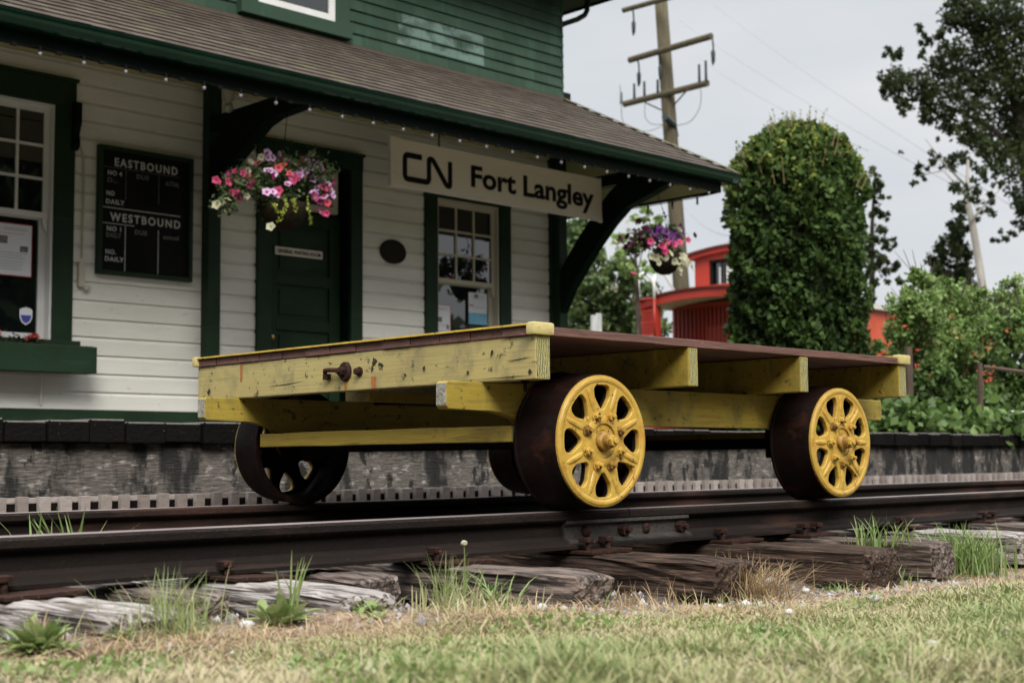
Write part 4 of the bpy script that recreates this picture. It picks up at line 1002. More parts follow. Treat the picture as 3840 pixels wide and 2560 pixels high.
def pick(c, x, y, jit=.12):
    """a point on the front of the plant ball, seen at photo pixel x, y"""
    p = at(x, y, 'Y', c[1]); v = Vector((p.x-c[0], 0, p.z-c[2])); rr = v.length
    d = max(0, .34**2-min(rr, .34)**2)**.5
    return p + (CAM-p).normalized()*(d*.8+.05+random.uniform(-.02, .04))
ba = (7.22, 5.86, 2.17)
b1_ = basket(ba, 'large hanging basket of pink, lilac and white petunias in front of the green door', (7.28, 5.90, 2.93), None)
def cloud(n, blobs):
    P = []; 
    for (x, y, r, w_) in blobs:
        k = int(n*w_); c = at(x, y, 'Y', ba[1]) if True else None; s = r*.00105
        P.append(np.random.normal(size=(k, 3))*[s*.6, s*.6, s*.55]+np.array(c))
    return np.concatenate(P)
P = cloud(3600, [(1060, 640, 120, .22), (960, 680, 110, .2), (1160, 640, 110, .2), (880, 700, 90, .13), (1200, 720, 60, .12), (850, 760, 60, .08), (1040, 750, 110, .2), (1220, 640, 50, .07)])
leaves('foliage', P, .020, np.random.uniform(0, .75, len(P)), 'midleaf', b1_)
for mat, pts in {
 'lilac': [(1003, 573), (1046, 580), (1015, 640), (1030, 650), (1125, 640), (1140, 650), (1165, 630), (1195, 620), (1200, 635), (1175, 670), (1205, 670), (1210, 690), (1170, 610), (1000, 720), (1080, 690), (1115, 665), (1190, 715), (1215, 735), (1130, 655), (1150, 645), (1230, 690), (1238, 720)],
 'coral': [(965, 612), (1062, 620), (1085, 650), (1135, 600), (1228, 760), (1045, 630)],
 'pink': [(880, 643), (857, 682), (935, 672), (945, 678), (885, 720), (870, 722), (810, 675), (1045, 715), (1205, 745), (1225, 800), (1210, 725), (1100, 675), (1215, 705), (912, 650), (1238, 702)],
 'magenta': [(1025, 600), (1070, 600), (1110, 615), (885, 675), (1050, 595), (1090, 672), (1180, 740), (1205, 755)],
 'cream_petal': [(980, 590), (975, 600), (940, 607), (930, 640), (912, 685), (925, 735), (830, 758), (812, 768), (860, 785), (1170, 576), (1215, 730), (1015, 850), (855, 745)]}.items():
    for x, y in pts:
        flower(b1_, mat, pick(ba, x, y), 1.12)
        if mat in ('lilac', 'pink') and random.random() < .75: flower(b1_, random.choice(('lilac', mat, 'magenta')), pick(ba, x+random.uniform(-26, 26), y+random.uniform(-18, 22)), .95)
P = []; 
for pts in ([(1025, 760), (1035, 790), (1060, 800), (1045, 830)], [(1065, 740), (1075, 770), (1060, 800)], [(1095, 745), (1105, 770), (1115, 790)], [(1150, 740), (1155, 790), (1165, 820), (1168, 840)]):
    for (xa, ya), (xb, yb) in zip(pts[:-1], pts[1:]):
        for t in np.linspace(0, 1, 14): P.append(np.array(pick(ba, xa+(xb-xa)*t, ya+(yb-ya)*t))+np.random.normal(size=3)*.008)
leaves('trailing_vine', np.array(P), .013, np.random.rand(len(P)), 'lime', b1_)
bb = (11.72, 5.70, 2.20); ba = bb
b2_ = basket(bb, 'smaller hanging basket of dark purple, pink and white flowers beyond the right bracket', (11.62, 5.72, 2.86), None, R=.17)
P = cloud(2000, [(2450, 880, 90, .25), (2400, 900, 70, .15), (2520, 880, 70, .2), (2490, 950, 80, .25), (2540, 960, 50, .1), (2380, 930, 50, .1)])
leaves('foliage', P, .024, np.random.uniform(0, .85, len(P)), 'midleaf', b2_)
for mat, pts in {
 'violet': [(2480, 860), (2500, 870), (2450, 880), (2520, 885), (2470, 870), (2440, 870), (2555, 860), (2565, 875), (2530, 870), (2460, 850), (2550, 850), (2515, 895), (2500, 890), (2435, 905), (2470, 895), (2545, 890)],
 'maroon': [(2495, 812), (2325, 895), (2350, 885), (2380, 870), (2400, 880), (2420, 900), (2605, 882), (2370, 900), (2345, 925), (2360, 915), (2395, 910), (2410, 920), (2430, 920), (2420, 860), (2395, 828), (2385, 925), (2405, 890)],
 'pink': [(2440, 905), (2480, 918), (2485, 925), (2525, 920), (2550, 908), (2495, 942), (2375, 1025), (2530, 915), (2505, 905), (2580, 900)],
 'cream_petal': [(2445, 960), (2460, 965), (2485, 970), (2515, 950), (2550, 960), (2560, 970), (2530, 980), (2540, 990), (2550, 1010), (2595, 1000), (2545, 865), (2570, 975), (2555, 985), (2565, 960), (2470, 985), (2575, 985), (2545, 1020), (2500, 965)]}.items():
    for x, y in pts: flower(b2_, mat, pick(bb, x, y), 1.35)

# ================================================================ background
# utility pole
pb, pt = Vector(far(2562, 1180, 35)), Vector(far(2470, -120, 35)); pb2 = pb.lerp(pt, -.55)
up_ = thing('utility_pole', pb2, 'tall leaning timber utility pole with three crossarms behind the station', 'utility pole')
m = MB(); m.tube([pb2, pb, pb.lerp(pt, .5), pt], [.23, .21, .18, .155], 12); build(m, 'pole', 'pole', up_, smooth=True)
for z, q1, q2, rr in ((11.4, (2337, 40), (2470, 3), .07), (10.2, (2361, 226), (2668, 136), .085), (9.2, (2341, 391), (2654, 312), .085)):
    a, b = at(*q1, 'Z', z), at(*q2, 'Z', z)
    if z > 11: b = a+(b-a)*2.
    m = MB(); m.tube([a, b], rr, 8); arm = build(m, 'crossarm', 'pole', up_)
    def ins(x, y, h, down):
        p = at(x, y, 'Z', z); m = MB()
        if down: m.tube([p, p+Vector((.05, 0, -.12)), p+Vector((.06, 0, -.3))], .02, 5); m.tube([p+Vector((.06, 0, -.3)), p+Vector((.05, 0, -.38)), p+Vector((.05, 0, -.6)), p+Vector((.03, 0, -.7))], [.02, .055, .045, .015], 8)
        else: m.tube([p, p+Vector((0, 0, .1)), p+Vector((0, 0, h))], [.04, .035, .03], 8)
        build(m, 'insulator', 'insul', arm, smooth=True)
    if z == 10.2: [ins(*v, 0, True) for v in ((2390, 222), (2470, 195), (2668, 136))]
    elif z == 9.2: [ins(*v, False) for v in ((2379, 380, .45), (2417, 372, .45), (2467, 358, .4), (2623, 318, .5), (2648, 312, .55), (2330, 390, .3))]
    else: [ins(*v, 0, True) for v in ((2370, 30),)]
m = MB(); m.tube([at(2418, 385, 'Z', 9.1), far(2495, 420, 35)], .02, 5); m.tube([at(2580, 335, 'Z', 9.1), far(2522, 400, 35)], .02, 5); build(m, 'arm_brace', 'pole', up_)
m = MB(); p = far(2515, 465, 34.8); m.tube([p+Vector((-.35, -.1, .1)), p+Vector((.1, 0, 0)), p+Vector((.3, .1, -.25))], .09, 8); build(m, 'cable_clamp', 'insul', up_)
def loop(name, pts, r=.012, d=34.9, par=None):
    q = [far(x, y, d) for x, y in pts]; m = MB(); n = 12; P = []
    for i in range(len(q)-1):
        for t in range(4):
            u = t/4; p0, p1, p2, p3 = q[max(i-1, 0)], q[i], q[i+1], q[min(i+2, len(q)-1)]
            P.append(.5*((2*p1)+(p2-p0)*u+(2*p0-5*p1+4*p2-p3)*u*u+(3*p1-p0-3*p2+p3)*u**3))
    P.append(q[-1]); m.tube(P, r, 5); return build(m, name, 'wire', par)
loop('jumper_wire', [(2418, 385), (2420, 440), (2445, 465), (2485, 467)], par=up_); loop('jumper_wire', [(2628, 335), (2625, 400), (2590, 455), (2535, 472)], par=up_)
loop('jumper_wire', [(2325, 320), (2330, 390), (2332, 440), (2345, 480)], par=up_); loop('jumper_wire', [(2485, 472), (2440, 490), (2380, 492)], par=up_)
for (x0, y0, x1, y1, lb) in ((2960, 210, 3330, 460, 'uppermost faint overhead wire crossing the sky right of the utility pole'), (2820, 240, 3180, 455, 'middle faint overhead wire crossing the sky right of the utility pole'), (2780, 305, 2990, 420, 'lowest faint overhead wire, passing behind the top of the ivy column'), (2570, 780, 2735, 885, 'short low overhead wire between the eave end and the ivy column')):
    m = MB(); a, b = far(x0, y0, 60), far(x1, y1, 46)
    if y0 < 700: e_ = b-a; a, b = a-e_*1.3, b+e_*.75
    m.tube([a.lerp(b, t)-Vector((0, 0, 1.0*t*(1-t))) for t in np.linspace(-.0, 1.0, 8)], .0085 if y0 < 700 else .012, 5)
    tag(build(m, 'overhead_wire', 'wire'), lb, 'wire', 'overhead wires')

# ivy clad column
ID = 17.0
ic = far(2995, 1200, ID); iw = 246/FPX*ID; zt = far(2995, 455, ID).z
iv = thing('ivy_column', (ic.x, ic.y, -.2), 'tall round topped column of creeper, yellow green on top, between caboose and shrubs', 'climbing plant')
n = 34000; th = np.random.uniform(0, 2*PI, n); u = np.random.rand(n)
zz = u*(zt+.2)-.2; top = zt-iw*1.22
rad = np.where(zz < top, iw*(1.0-.13*np.clip((1.4-zz)/1.6, 0, 1)+.03*np.sin(zz*3)), iw*np.sqrt(np.clip(1-((zz-top)/(zt-top))**2.5, 0.02, 1)))
capn = np.random.rand(n) < .16
rr0 = np.sqrt(np.random.rand(n)); ph = np.arccos(np.clip(1-rr0, 0, 1))
zz = np.where(capn, top+(zt-top)*np.sqrt(np.clip(1-rr0**2, 0, 1))**.9, zz); rad = np.where(capn, iw*rr0, rad)
lump = .08*np.sin(th*4+zz*3.3)+.07*np.sin(th*9-zz*6)+.06*np.sin(zz*13+th*5)+.05*np.sin(th*17+zz*21)
rad = rad*(1+lump*.8)-np.abs(np.random.normal(0, .07, n))
P = np.stack([ic.x+rad*np.cos(th), ic.y+rad*np.sin(th), zz+np.random.normal(0, .02, n)], 1)
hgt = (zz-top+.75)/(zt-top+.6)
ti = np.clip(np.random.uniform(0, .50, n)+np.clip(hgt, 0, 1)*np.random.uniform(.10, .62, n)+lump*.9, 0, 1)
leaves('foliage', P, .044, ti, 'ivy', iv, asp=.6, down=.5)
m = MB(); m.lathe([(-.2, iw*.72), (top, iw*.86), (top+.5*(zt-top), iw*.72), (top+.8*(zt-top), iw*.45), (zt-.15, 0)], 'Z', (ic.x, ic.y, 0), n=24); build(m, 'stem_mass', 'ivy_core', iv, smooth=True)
m = MB(); P = []
for k in range(120):
    a = random.uniform(0, 2*PI); q = random.uniform(.1, 1.04); z0 = top+(zt-top)*math.sqrt(max(0, 1-min(q, .99)**2.3))
    b0 = Vector((ic.x+iw*q*math.cos(a), ic.y+iw*q*math.sin(a), z0-.05)); d = Vector((math.cos(a)*.5*q, math.sin(a)*.5*q, random.uniform(.3, 1)))*random.uniform(.10, .34)
    m.tube([b0, b0+d*.5+Vector((0, 0, .03)), b0+d], [.006, .004, .002], 4)
    P += [tuple(b0+d*t+Vector((random.gauss(0, .015), random.gauss(0, .015), random.gauss(0, .015)))) for t in (.45, .6, .75, .9, 1.)]
build(m, 'sprig', 'straw', iv); leaves('sprig_leaves', np.array(P), .02, np.random.uniform(.5, 1, len(P)), 'ivy', iv)

# red caboose (end platform towards the station, cupola on top)
cbx, cby0, cby1 = 23.2, 12.75, 15.6
cb = thing('caboose', (26, 14.2, 0), 'bright red railway caboose with cupola, half hidden behind the ivy column', 'railway car')
ZR = 3.42
def arch(m, x0, x1, y0, y1, z, rise, th, ov=.0, n=10, **k):
    P = [(y0-ov+(y1-y0+2*ov)*i/n, z+rise*(1-(2*i/n-1)**2)) for i in range(n+1)]
    m.prism(P+[(y, zz-th) for y, zz in P[::-1]], 'X', x0, x1, **k)
m = MB(); m.box(cbx+.95, 33, cby0, cby1, .9, ZR-.02); cbody = build(m, 'body', ['cab_red_lit'], cb)
m = MB(); m.box(cbx+.93, cbx+.945, cby0+.03, cby1-.03, .9, ZR-.05); m.box(cbx+.91, cbx+.928, 14.0, 14.7, 1.1, 2.9); build(m, 'end_wall', 'caboose', cb)
m = MB(); arch(m, cbx-.05, 33.2, cby0, cby1, ZR, .14, .10, .12); build(m, 'roof', 'cab_roof', cb, smooth='auto')
m = MB(); arch(m, cbx-.10, cbx-.055, cby0, cby1, ZR-.01, .14, .17, .14); build(m, 'roof_fascia', 'caboose', cb)
m = MB(); arch(m, cbx-.14, cbx-.052, cby0, cby1, ZR+.02, .15, .04, .17); build(m, 'roof_edge', 'cab_dark', cb)
m = MB(); m.box(cbx-.05, cbx+.05, cby1-.42, cby1+.02, .9, ZR-.12); build(m, 'end_post', 'caboose', cb)
bx('post_plate', 'greypost', cb, cbx-.055, cbx-.05, cby1-.34, cby1-.12, 2.2, 2.7)
bx('end_post', 'caboose', cb, cbx-.05, cbx+.05, cby0, cby0+.1, .9, ZR-.12); bx('end_floor', 'caboose', cb, cbx-.1, cbx+.93, cby0, cby1, .8, .9)
m = MB()
for k in range(26): m.box(cbx+.905, cbx+.929, cby0+.06+k*.107, cby0+.075+k*.107, .95, 3.3)
build(m, 'board_strips', 'cab_dark', cb)
m = MB(); m.tube([(cbx-.06, cby0+.15, 1.95), (cbx-.06, 14.9, 1.95)], .02, 6); m.tube([(cbx-.06, cby0+.15, 1.55), (cbx-.06, 14.9, 1.55)], .015, 6); build(m, 'end_railing', 'pwhite', cb)
for y0 in (13.05, 13.32): bx('grab_panel', 'pwhite', cb, cbx+.85, cbx+.9, y0, y0+.16, 2.35, 2.95)
# cupola
ux, uy0, uy1 = 24.3, 13.0, 15.1
m = MB(); m.box(ux, ux+.09, uy0, uy1, ZR+.1, 3.78); m.box(ux, ux+.09, uy0, 13.5, 3.78, 4.42); m.box(ux, ux+.09, 14.72, uy1, 3.78, 4.42); m.box(ux, ux+.09, 13.5, 14.72, 4.30, 4.50)
m.box(ux+.09, 27, uy0, uy0+.05, ZR, 4.45); m.box(ux+.09, 27, uy1-.05, uy1, ZR, 4.45); cu_ = build(m, 'cupola', 'caboose', cb)
m = MB(); arch(m, ux-.12, 27.1, uy0, uy1, 4.44, .10, .10, .10); build(m, 'cupola_roof', 'caboose', cu_, smooth='auto')
m = MB(); arch(m, ux-.16, ux-.121, uy0, uy1, 4.47, .105, .05, .13); build(m, 'roof_edge', 'cab_dark', cu_)
m = MB(); m.box(ux+.02, ux+.06, 13.5, 13.56, 3.8, 4.3); m.box(ux+.02, ux+.06, 14.66, 14.72, 3.8, 4.3); m.box(ux+.02, ux+.06, 13.56, 14.66, 4.25, 4.3); m.box(ux+.02, ux+.06, 14.08, 14.13, 3.8, 4.25); m.box(ux+.02, ux+.06, 14.4, 14.43, 3.8, 4.25); build(m, 'window_bars', 'black', cu_)
m = MB(); m.box(ux+.10, ux+.105, 13.5, 14.72, 3.75, 4.3); build(m, 'cupola_window', 'glass', cu_)
for y0, y1 in ((13.62, 13.82), (13.98, 14.06), (14.14, 14.33), (14.45, 14.52)): bx('bright_strip', 'pwhite', cu_, ux+.075, ux+.085, y0, y1, 3.79, 4.2+random.uniform(-.1, .05))  # white strips stand in for bright sky seen through the cupola
m = MB(); m.box(cbx+.05, 33, cby0+.1, cby1-.1, .62, .799); m.box(cbx+.951, 32.9, cby0+.3, cby1-.3, .3, .619); build(m, 'underframe', 'castdark', cb)
for x in (24.9, 26.7, 30.2, 32.0):
    for y in (cby0+.45, cby1-.55):
        m = MB(); m.cyl((x, y, .23), (x, y+.12, .23), .42, 20); build(m, 'wheel', 'castdark', cb)
# ladder rails curving over the roof edge
for dy in (0, .42):
    y = cby1-.02-dy
    m = MB(); m.tube([(cbx-.18, y, 2.6), (cbx-.18, y, ZR)], .028, 6, m=0); m.tube([(cbx-.18, y, ZR), (cbx-.18, y, ZR+.42), (cbx-.12, y, ZR+.56), (cbx+.02, y, ZR+.60), (cbx+.2, y, ZR+.52), (cbx+.5, y, ZR+.2)], .032, 6, m=1)
    build(m, 'ladder_rail', ['caboose', 'pwhite'], cb, smooth=True)
m = MB()
for z in (2.7, 2.95, 3.2, 3.45): m.tube([(cbx-.18, cby1-.02, z), (cbx-.18, cby1-.44, z)], .018, 5)
build(m, 'ladder_rung', 'caboose', cb)

# galvanised post behind the cart and right bracket
p = far(2240, 1240, 24); m = MB(); m.box(p.x-.14, p.x-.02, p.y-.03, p.y+.03, -.2, 2.62); m.box(p.x+.0, p.x+.1, p.y-.02, p.y+.04, -.2, 2.66)
tag(build(m, 'metal_post', 'greypost', bevel=.01), 'pale grey metal channel post seen above the cart between bracket and caboose', 'post')

# trees and shrubs: blobs of leaves listed as photo pixels and radii at a distance
def foliage(name, blobs, dist, dens, lsize, mat, par, tlo=0., thi=1., zfl=1., spread=.7, dj=.12, cl=0):
    P = []; T_ = []
    for (x, y, r) in blobs:
        rr = r/FPX*dist; n = int(dens*(r/100)**2)
        d = dist*(1+random.uniform(-dj*.2, dj*.2)); c = np.array(far(x, y, d))
        if cl:   # clumps inside the blob leave gaps for the sky
            k = max(3, int(cl*(r/100)**2)); cc = np.random.normal(size=(k, 3)); cc /= np.linalg.norm(cc, axis=1)[:, None]; cc *= (np.random.rand(k)**.45)[:, None]*rr
            ix = np.random.randint(0, k, n); q = cc[ix]+np.random.normal(size=(n, 3))*rr*.17
            t = np.random.rand(k)[ix]*.6+np.random.rand(n)*.4
        else:
            q = np.random.normal(size=(n, 3)); q /= np.linalg.norm(q, axis=1)[:, None]; q *= (np.random.rand(n)**.4)[:, None]*rr
            q *= 1+.25*np.sin(q[:, :1]*7/rr+x)+.2*np.sin(q[:, 2:]*9/rr+y); t = np.random.rand(n)
        t = t*(thi-tlo)+tlo+.12*q[:, 2]/rr
        P.append(q*[1, 1, zfl]+c); T_.append(t)
    P = np.concatenate(P); T_ = np.concatenate(T_)
    return leaves(name, P, lsize, T_, mat, par, asp=.6)
def limbs(name, paths, dist, mat, par, n=7):
    m = MB()
    for pts in paths:
        q = [far(x, y, dist+(k % 3)*.1) for k, (x, y, r) in enumerate(pts)]; rr = [r/FPX*dist for x, y, r in pts]
        if pts[0][1] >= 1300: q = [Vector((q[0].x, q[0].y, -.25))]+q; rr = [rr[0]*1.15]+rr
        m.tube(q, rr, n)
    return build(m, name, mat, par, smooth=True)
D = 38
t1 = thing('broadleaf_tree', far(3900, 1500, D), 'large dark broadleaf tree filling the upper right corner of the sky', 'tree', 'trees beyond the platform')
foliage('crown', [(3335, 300, 50), (3345, 215, 32), (3320, 200, 22), (3400, 290, 60), (3370, 210, 30), (3345, 330, 55), (3430, 330, 60), (3395, 385, 40), (3462, 118, 34), (3470, 160, 32), (3450, 210, 30), (3520, 260, 80), (3600, 90, 75), (3640, 30, 80), (3570, 190, 60), (3720, 60, 110), (3830, 60, 130), (3700, 190, 110), (3830, 240, 130), (3620, 300, 100), (3730, 350, 110), (3850, 400, 120), (3540, 360, 80), (3480, 400, 60), (3440, 420, 34), (3400, 400, 30), (3560, 440, 60), (3640, 450, 80), (3390, 430, 20), (3660, 510, 60), (3770, 490, 100), (3860, 560, 110), (3700, 560, 60), (3480, 440, 34), (3600, 490, 44), (3780, 620, 70), (3870, 700, 80), (3840, 800, 60), (3560, 60, 34), (3530, 130, 34), (3760, 880, 26), (3730, 895, 20), (3790, 870, 26), (3830, 850, 30), (3560, 30, 30), (3590, -20, 60), (3510, 150, 22), (3360, 395, 22), (3380, 420, 16)],
        D, 1050, .062, 'treeleaf', t1, 0, .9, cl=30)
limbs('trunk', [[(3900, 1500, 40), (3890, 1000, 34), (3850, 600, 26), (3790, 300, 18), (3720, 60, 9)], [(3850, 620, 16), (3720, 480, 10), (3560, 400, 6), (3400, 370, 3)], [(3820, 430, 12), (3640, 300, 7), (3460, 240, 3)], [(3790, 300, 9), (3650, 120, 5), (3620, 20, 3)]], D+.3, 'bark', t1)
t2 = thing('slender_tree', far(3700, 1500, 34), 'slender pale trunked tree with drooping dark sprays below the big broadleaf crown', 'tree', 'trees beyond the platform')
foliage('crown', [(3500, 580, 28), (3470, 620, 32), (3440, 650, 34), (3455, 670, 24), (3430, 690, 18), (3380, 573, 12), (3500, 600, 16), (3560, 620, 44), (3600, 580, 40), (3650, 620, 44), (3580, 680, 40), (3620, 740, 48), (3660, 700, 36), (3700, 640, 40), (3720, 720, 30), (3700, 780, 36), (3650, 800, 36), (3590, 770, 30), (3760, 700, 26), (3620, 830, 40), (3740, 640, 26), (3610, 520, 34), (3520, 530, 16), (3680, 560, 36)], 34, 850, .055, 'treeleaf', t2, 0, .8, cl=28)
limbs('trunk', [[(3705, 1500, 26), (3690, 1110, 16), (3650, 860, 14), (3625, 740, 10), (3630, 600, 5)], [(3640, 830, 6), (3700, 760, 4), (3760, 700, 2)], [(3625, 740, 5), (3540, 640, 3), (3440, 660, 2)], [(3470, 520, 2), (3530, 600, 3), (3625, 700, 5)]], 34.2, 'birch', t2)
t3 = thing('conifer_tree', far(3560, 1500, 42), 'narrow dark conifer left of the pale trunk', 'tree', 'trees beyond the platform')
foliage('crown', [(3600, 790, 30), (3590, 830, 36), (3575, 880, 45), (3600, 900, 50), (3565, 940, 56), (3610, 960, 50), (3550, 1000, 64), (3610, 1020, 56), (3540, 1060, 66), (3600, 1090, 66), (3560, 1140, 80)], 42, 1600, .075, 'treeleaf', t3, 0, .8, cl=26)
limbs('trunk', [[(3560, 1500, 16), (3580, 1100, 10), (3600, 800, 3)]], 42.2, 'bark', t3)
t4 = thing('dark_tree', far(3280, 1500, 30), 'dark sparse tree rising just behind the right side of the ivy column', 'tree', 'trees beyond the platform')
foliage('crown', [(3270, 650, 22), (3280, 690, 36), (3300, 740, 24), (3260, 740, 40), (3290, 700, 26), (3270, 800, 40), (3320, 810, 18), (3335, 745, 10), (3290, 860, 34), (3330, 900, 22), (3270, 900, 44), (3310, 950, 34), (3350, 930, 20), (3280, 990, 50), (3340, 1000, 34), (3370, 1000, 18), (3350, 1050, 30), (3300, 1060, 40)], 30, 1300, .05, 'treeleaf', t4, 0, .9, cl=22)
limbs('trunk', [[(3260, 1500, 16), (3270, 1100, 12), (3270, 850, 8), (3280, 660, 3)]], 30.2, 'bark', t4)
t5 = thing('leafy_tree', far(2280, 1500, 33), 'mid green tree with bright gaps between the right bracket and the caboose', 'tree', 'trees beyond the platform')
foliage('crown', [(2180, 860, 60), (2150, 900, 60), (2190, 960, 60), (2240, 1010, 60), (2160, 1020, 70), (2200, 1100, 90), (2290, 1080, 80), (2360, 1060, 66), (2400, 1120, 80), (2420, 1190, 80), (2300, 1180, 100), (2180, 1200, 90), (2140, 840, 30), (2320, 1000, 44), (2370, 990, 34), (2450, 1060, 40), (2130, 960, 50), (2400, 1240, 90), (2230, 1260, 110)], 33, 1500, .07, 'midleaf', t5, 0, 1, cl=26)
limbs('trunk', [[(2280, 1500, 18), (2260, 1150, 12), (2200, 900, 5)], [(2330, 1350, 8), (2380, 1080, 4), (2410, 930, 2)]], 33.2, 'bark', t5)
t6 = thing('flowering_tree', far(2400, 1500, 27), 'loose pale flowering tree top behind the smaller hanging basket', 'tree', 'trees beyond the platform')
foliage('crown', [(2410, 800, 34), (2440, 790, 26), (2380, 830, 36), (2330, 880, 40), (2360, 940, 46), (2320, 960, 30), (2440, 840, 40), (2460, 1000, 40), (2400, 1010, 46), (2300, 890, 26), (2350, 1010, 34)], 27, 420, .06, 'shrub', t6, .4, 1, cl=20)
foliage('blossom', [(2410, 800, 34), (2380, 850, 40), (2330, 900, 40), (2440, 840, 36), (2320, 960, 30), (2300, 1050, 40)], 27, 90, .05, 'cream_petal', t6, cl=14)
limbs('trunk', [[(2400, 1500, 14), (2390, 1100, 8), (2380, 900, 4)], [(2390, 1000, 4), (2330, 900, 2)]], 27.2, 'bark', t6)

# shrubs behind the platform
for i, (px, dist, bl, lb, fl) in enumerate((
    (3420, 13.5, [(3400, 1150, 70), (3450, 1080, 60), (3480, 1170, 90), (3380, 1240, 70), (3440, 1290, 100), (3340, 1330, 60), (3400, 1400, 90), (3360, 1480, 90), (3450, 1500, 100), (3410, 1570, 90), (3310, 1540, 60), (3490, 1420, 80), (3440, 1030, 26)], 'light green arching shrub with orange red flowers right of the ivy column', [(3391, 1225), (3350, 1180), (3440, 1310), (3432, 1375), (3302, 1325), (3560, 1190)]),
    (3600, 14.0, [(3520, 1060, 44), (3560, 1130, 90), (3620, 1200, 100), (3640, 1110, 60), (3560, 1280, 110), (3660, 1300, 100), (3600, 1420, 110), (3540, 1520, 100), (3650, 1530, 110), (3500, 1100, 40), (3690, 1180, 60), (3470, 1060, 24), (3680, 1100, 30)], 'tall middle shrub with pale shoots and dark base behind the fence', [(3601, 1262), (3578, 1250), (3660, 1330), (3380, 1227)]),
    (3790, 14.5, [(3770, 1130, 70), (3820, 1090, 60), (3800, 1200, 90), (3760, 1270, 90), (3850, 1280, 90), (3810, 1400, 100), (3760, 1500, 100), (3850, 1540, 100), (3780, 1590, 80), (3720, 1210, 50), (3850, 1180, 80)], 'bright green shrub at the right edge behind the wire fence', [(3770, 1240)]))):
    t = thing('flowering_shrub', far(px, 1640, dist), lb, 'shrub', 'shrubs behind the platform')
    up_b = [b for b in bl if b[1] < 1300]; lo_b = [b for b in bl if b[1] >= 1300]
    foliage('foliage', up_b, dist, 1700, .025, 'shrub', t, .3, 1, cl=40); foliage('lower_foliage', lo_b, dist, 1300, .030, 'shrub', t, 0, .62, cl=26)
    m = MB()
    for b in bl[::2]:
        a = far(px+random.uniform(-60, 60), 1640, dist); m.tube([a, a.lerp(far(b[0], b[1], dist), .55)+Vector((0, 0, .08)), far(b[0], b[1], dist)], [.014, .009, .004], 5)
    for k in range(26):
        b = random.choice(up_b); a = far(b[0]+random.uniform(-.7, .7)*b[2], b[1], dist-.1); d = Vector((random.gauss(0, .1), random.gauss(0, .1), random.uniform(.12, .32))); m.tube([a, a+d], [.005, .002], 4)
    build(m, 'stems', 'bark', t)
    P = []
    for (x, y) in fl:
        c = far(x, y, dist-.35); P += [tuple(c+Vector((random.gauss(0, .02), random.gauss(0, .02), random.gauss(0, .018)))) for _ in range(5)]
    leaves('blossom', np.array(P), .016, np.random.rand(len(P)), 'orange_petal', t)
# low broad leaved plants at the foot
P = []; 
for x, y, r in ((3380, 1560, 60), (3450, 1580, 60), (3530, 1600, 50), (3320, 1590, 40), (3790, 1590, 60), (3700, 1610, 40)):
    c = np.array(far(x, y, 12.3)); P.append(c+np.random.normal(size=(220, 3))*[.13, .13, .08])
t = thing('ground_plants', far(3450, 1640, 12.3), 'low dark leafy plants along the far side of the platform under the shrubs', 'plants'); P = np.concatenate(P)
leaves('leafage', P, .05, np.random.uniform(.1, .6, len(P)), 'shrub', t, asp=.7)
# fence behind the platform
for (x, dist, ztop, lb) in ((3405, 12.6, 1300, 'thicker weathered fence post standing in the shrubs behind the rear wheel'), (3674, 12.6, 1360, 'thin leaning fence post in the shrubs nearer the right edge')):
    a, b = far(x+6, 1650, dist), far(x, ztop, dist); r_ = .042 if x < 3500 else .026
    m = MB(); m.tube([a, a.lerp(b, .5), b], [r_, r_*.96, r_*.85], 7); tag(build(m, 'fence_post', 'fencew', smooth='auto'), lb, 'fence post', 'fence posts behind the platform')
for (x0, y0, x1, y1, mt, lb) in ((3690, 1375, 3900, 1402, 'fencew', 'upper wooden fence rail at the right edge'), (3790, 1545, 3900, 1550, 'greypost', 'lower pale fence rail at the right edge')):
    m = MB(); m.tube([far(x0, y0, 12.6), far(x1, y1, 12.4)], .017, 6); tag(build(m, 'fence_rail', mt), lb, 'fence rail')

# out-of-view trees mirrored in the windows, sized and wrapped left to block low sky
n = 52000
X = np.random.uniform(-34, 46, n); top_ = (8.5+1.2*np.sin(X*.45)+.8*np.sin(X*1.1+2)+.7*np.sin(X*2.3))*np.where(X > 22, .42, 1.)
P = np.stack([X, -15+np.random.normal(0, 1.0, n)+1.5*np.sin(X*.3), -.2+np.random.rand(n)**.8*(top_+.2)], 1)
n2 = 22000; Y2 = np.random.uniform(-15, 16, n2); P = np.concatenate([P, np.stack([-13+np.random.normal(0, .8, n2), Y2, -.2+np.random.rand(n2)**.8*(7.5+1.5*np.sin(Y2*.7)+np.sin(Y2*2.1))], 1)]); n = len(P)
tl = leaves('tree_line_screen', P, .42, np.random.rand(n), 'treeleaf'); tag(tl, 'row of out-of-view trees mirrored in the station windows, sized and wrapped left to block low sky', 'trees', kind='stuff')

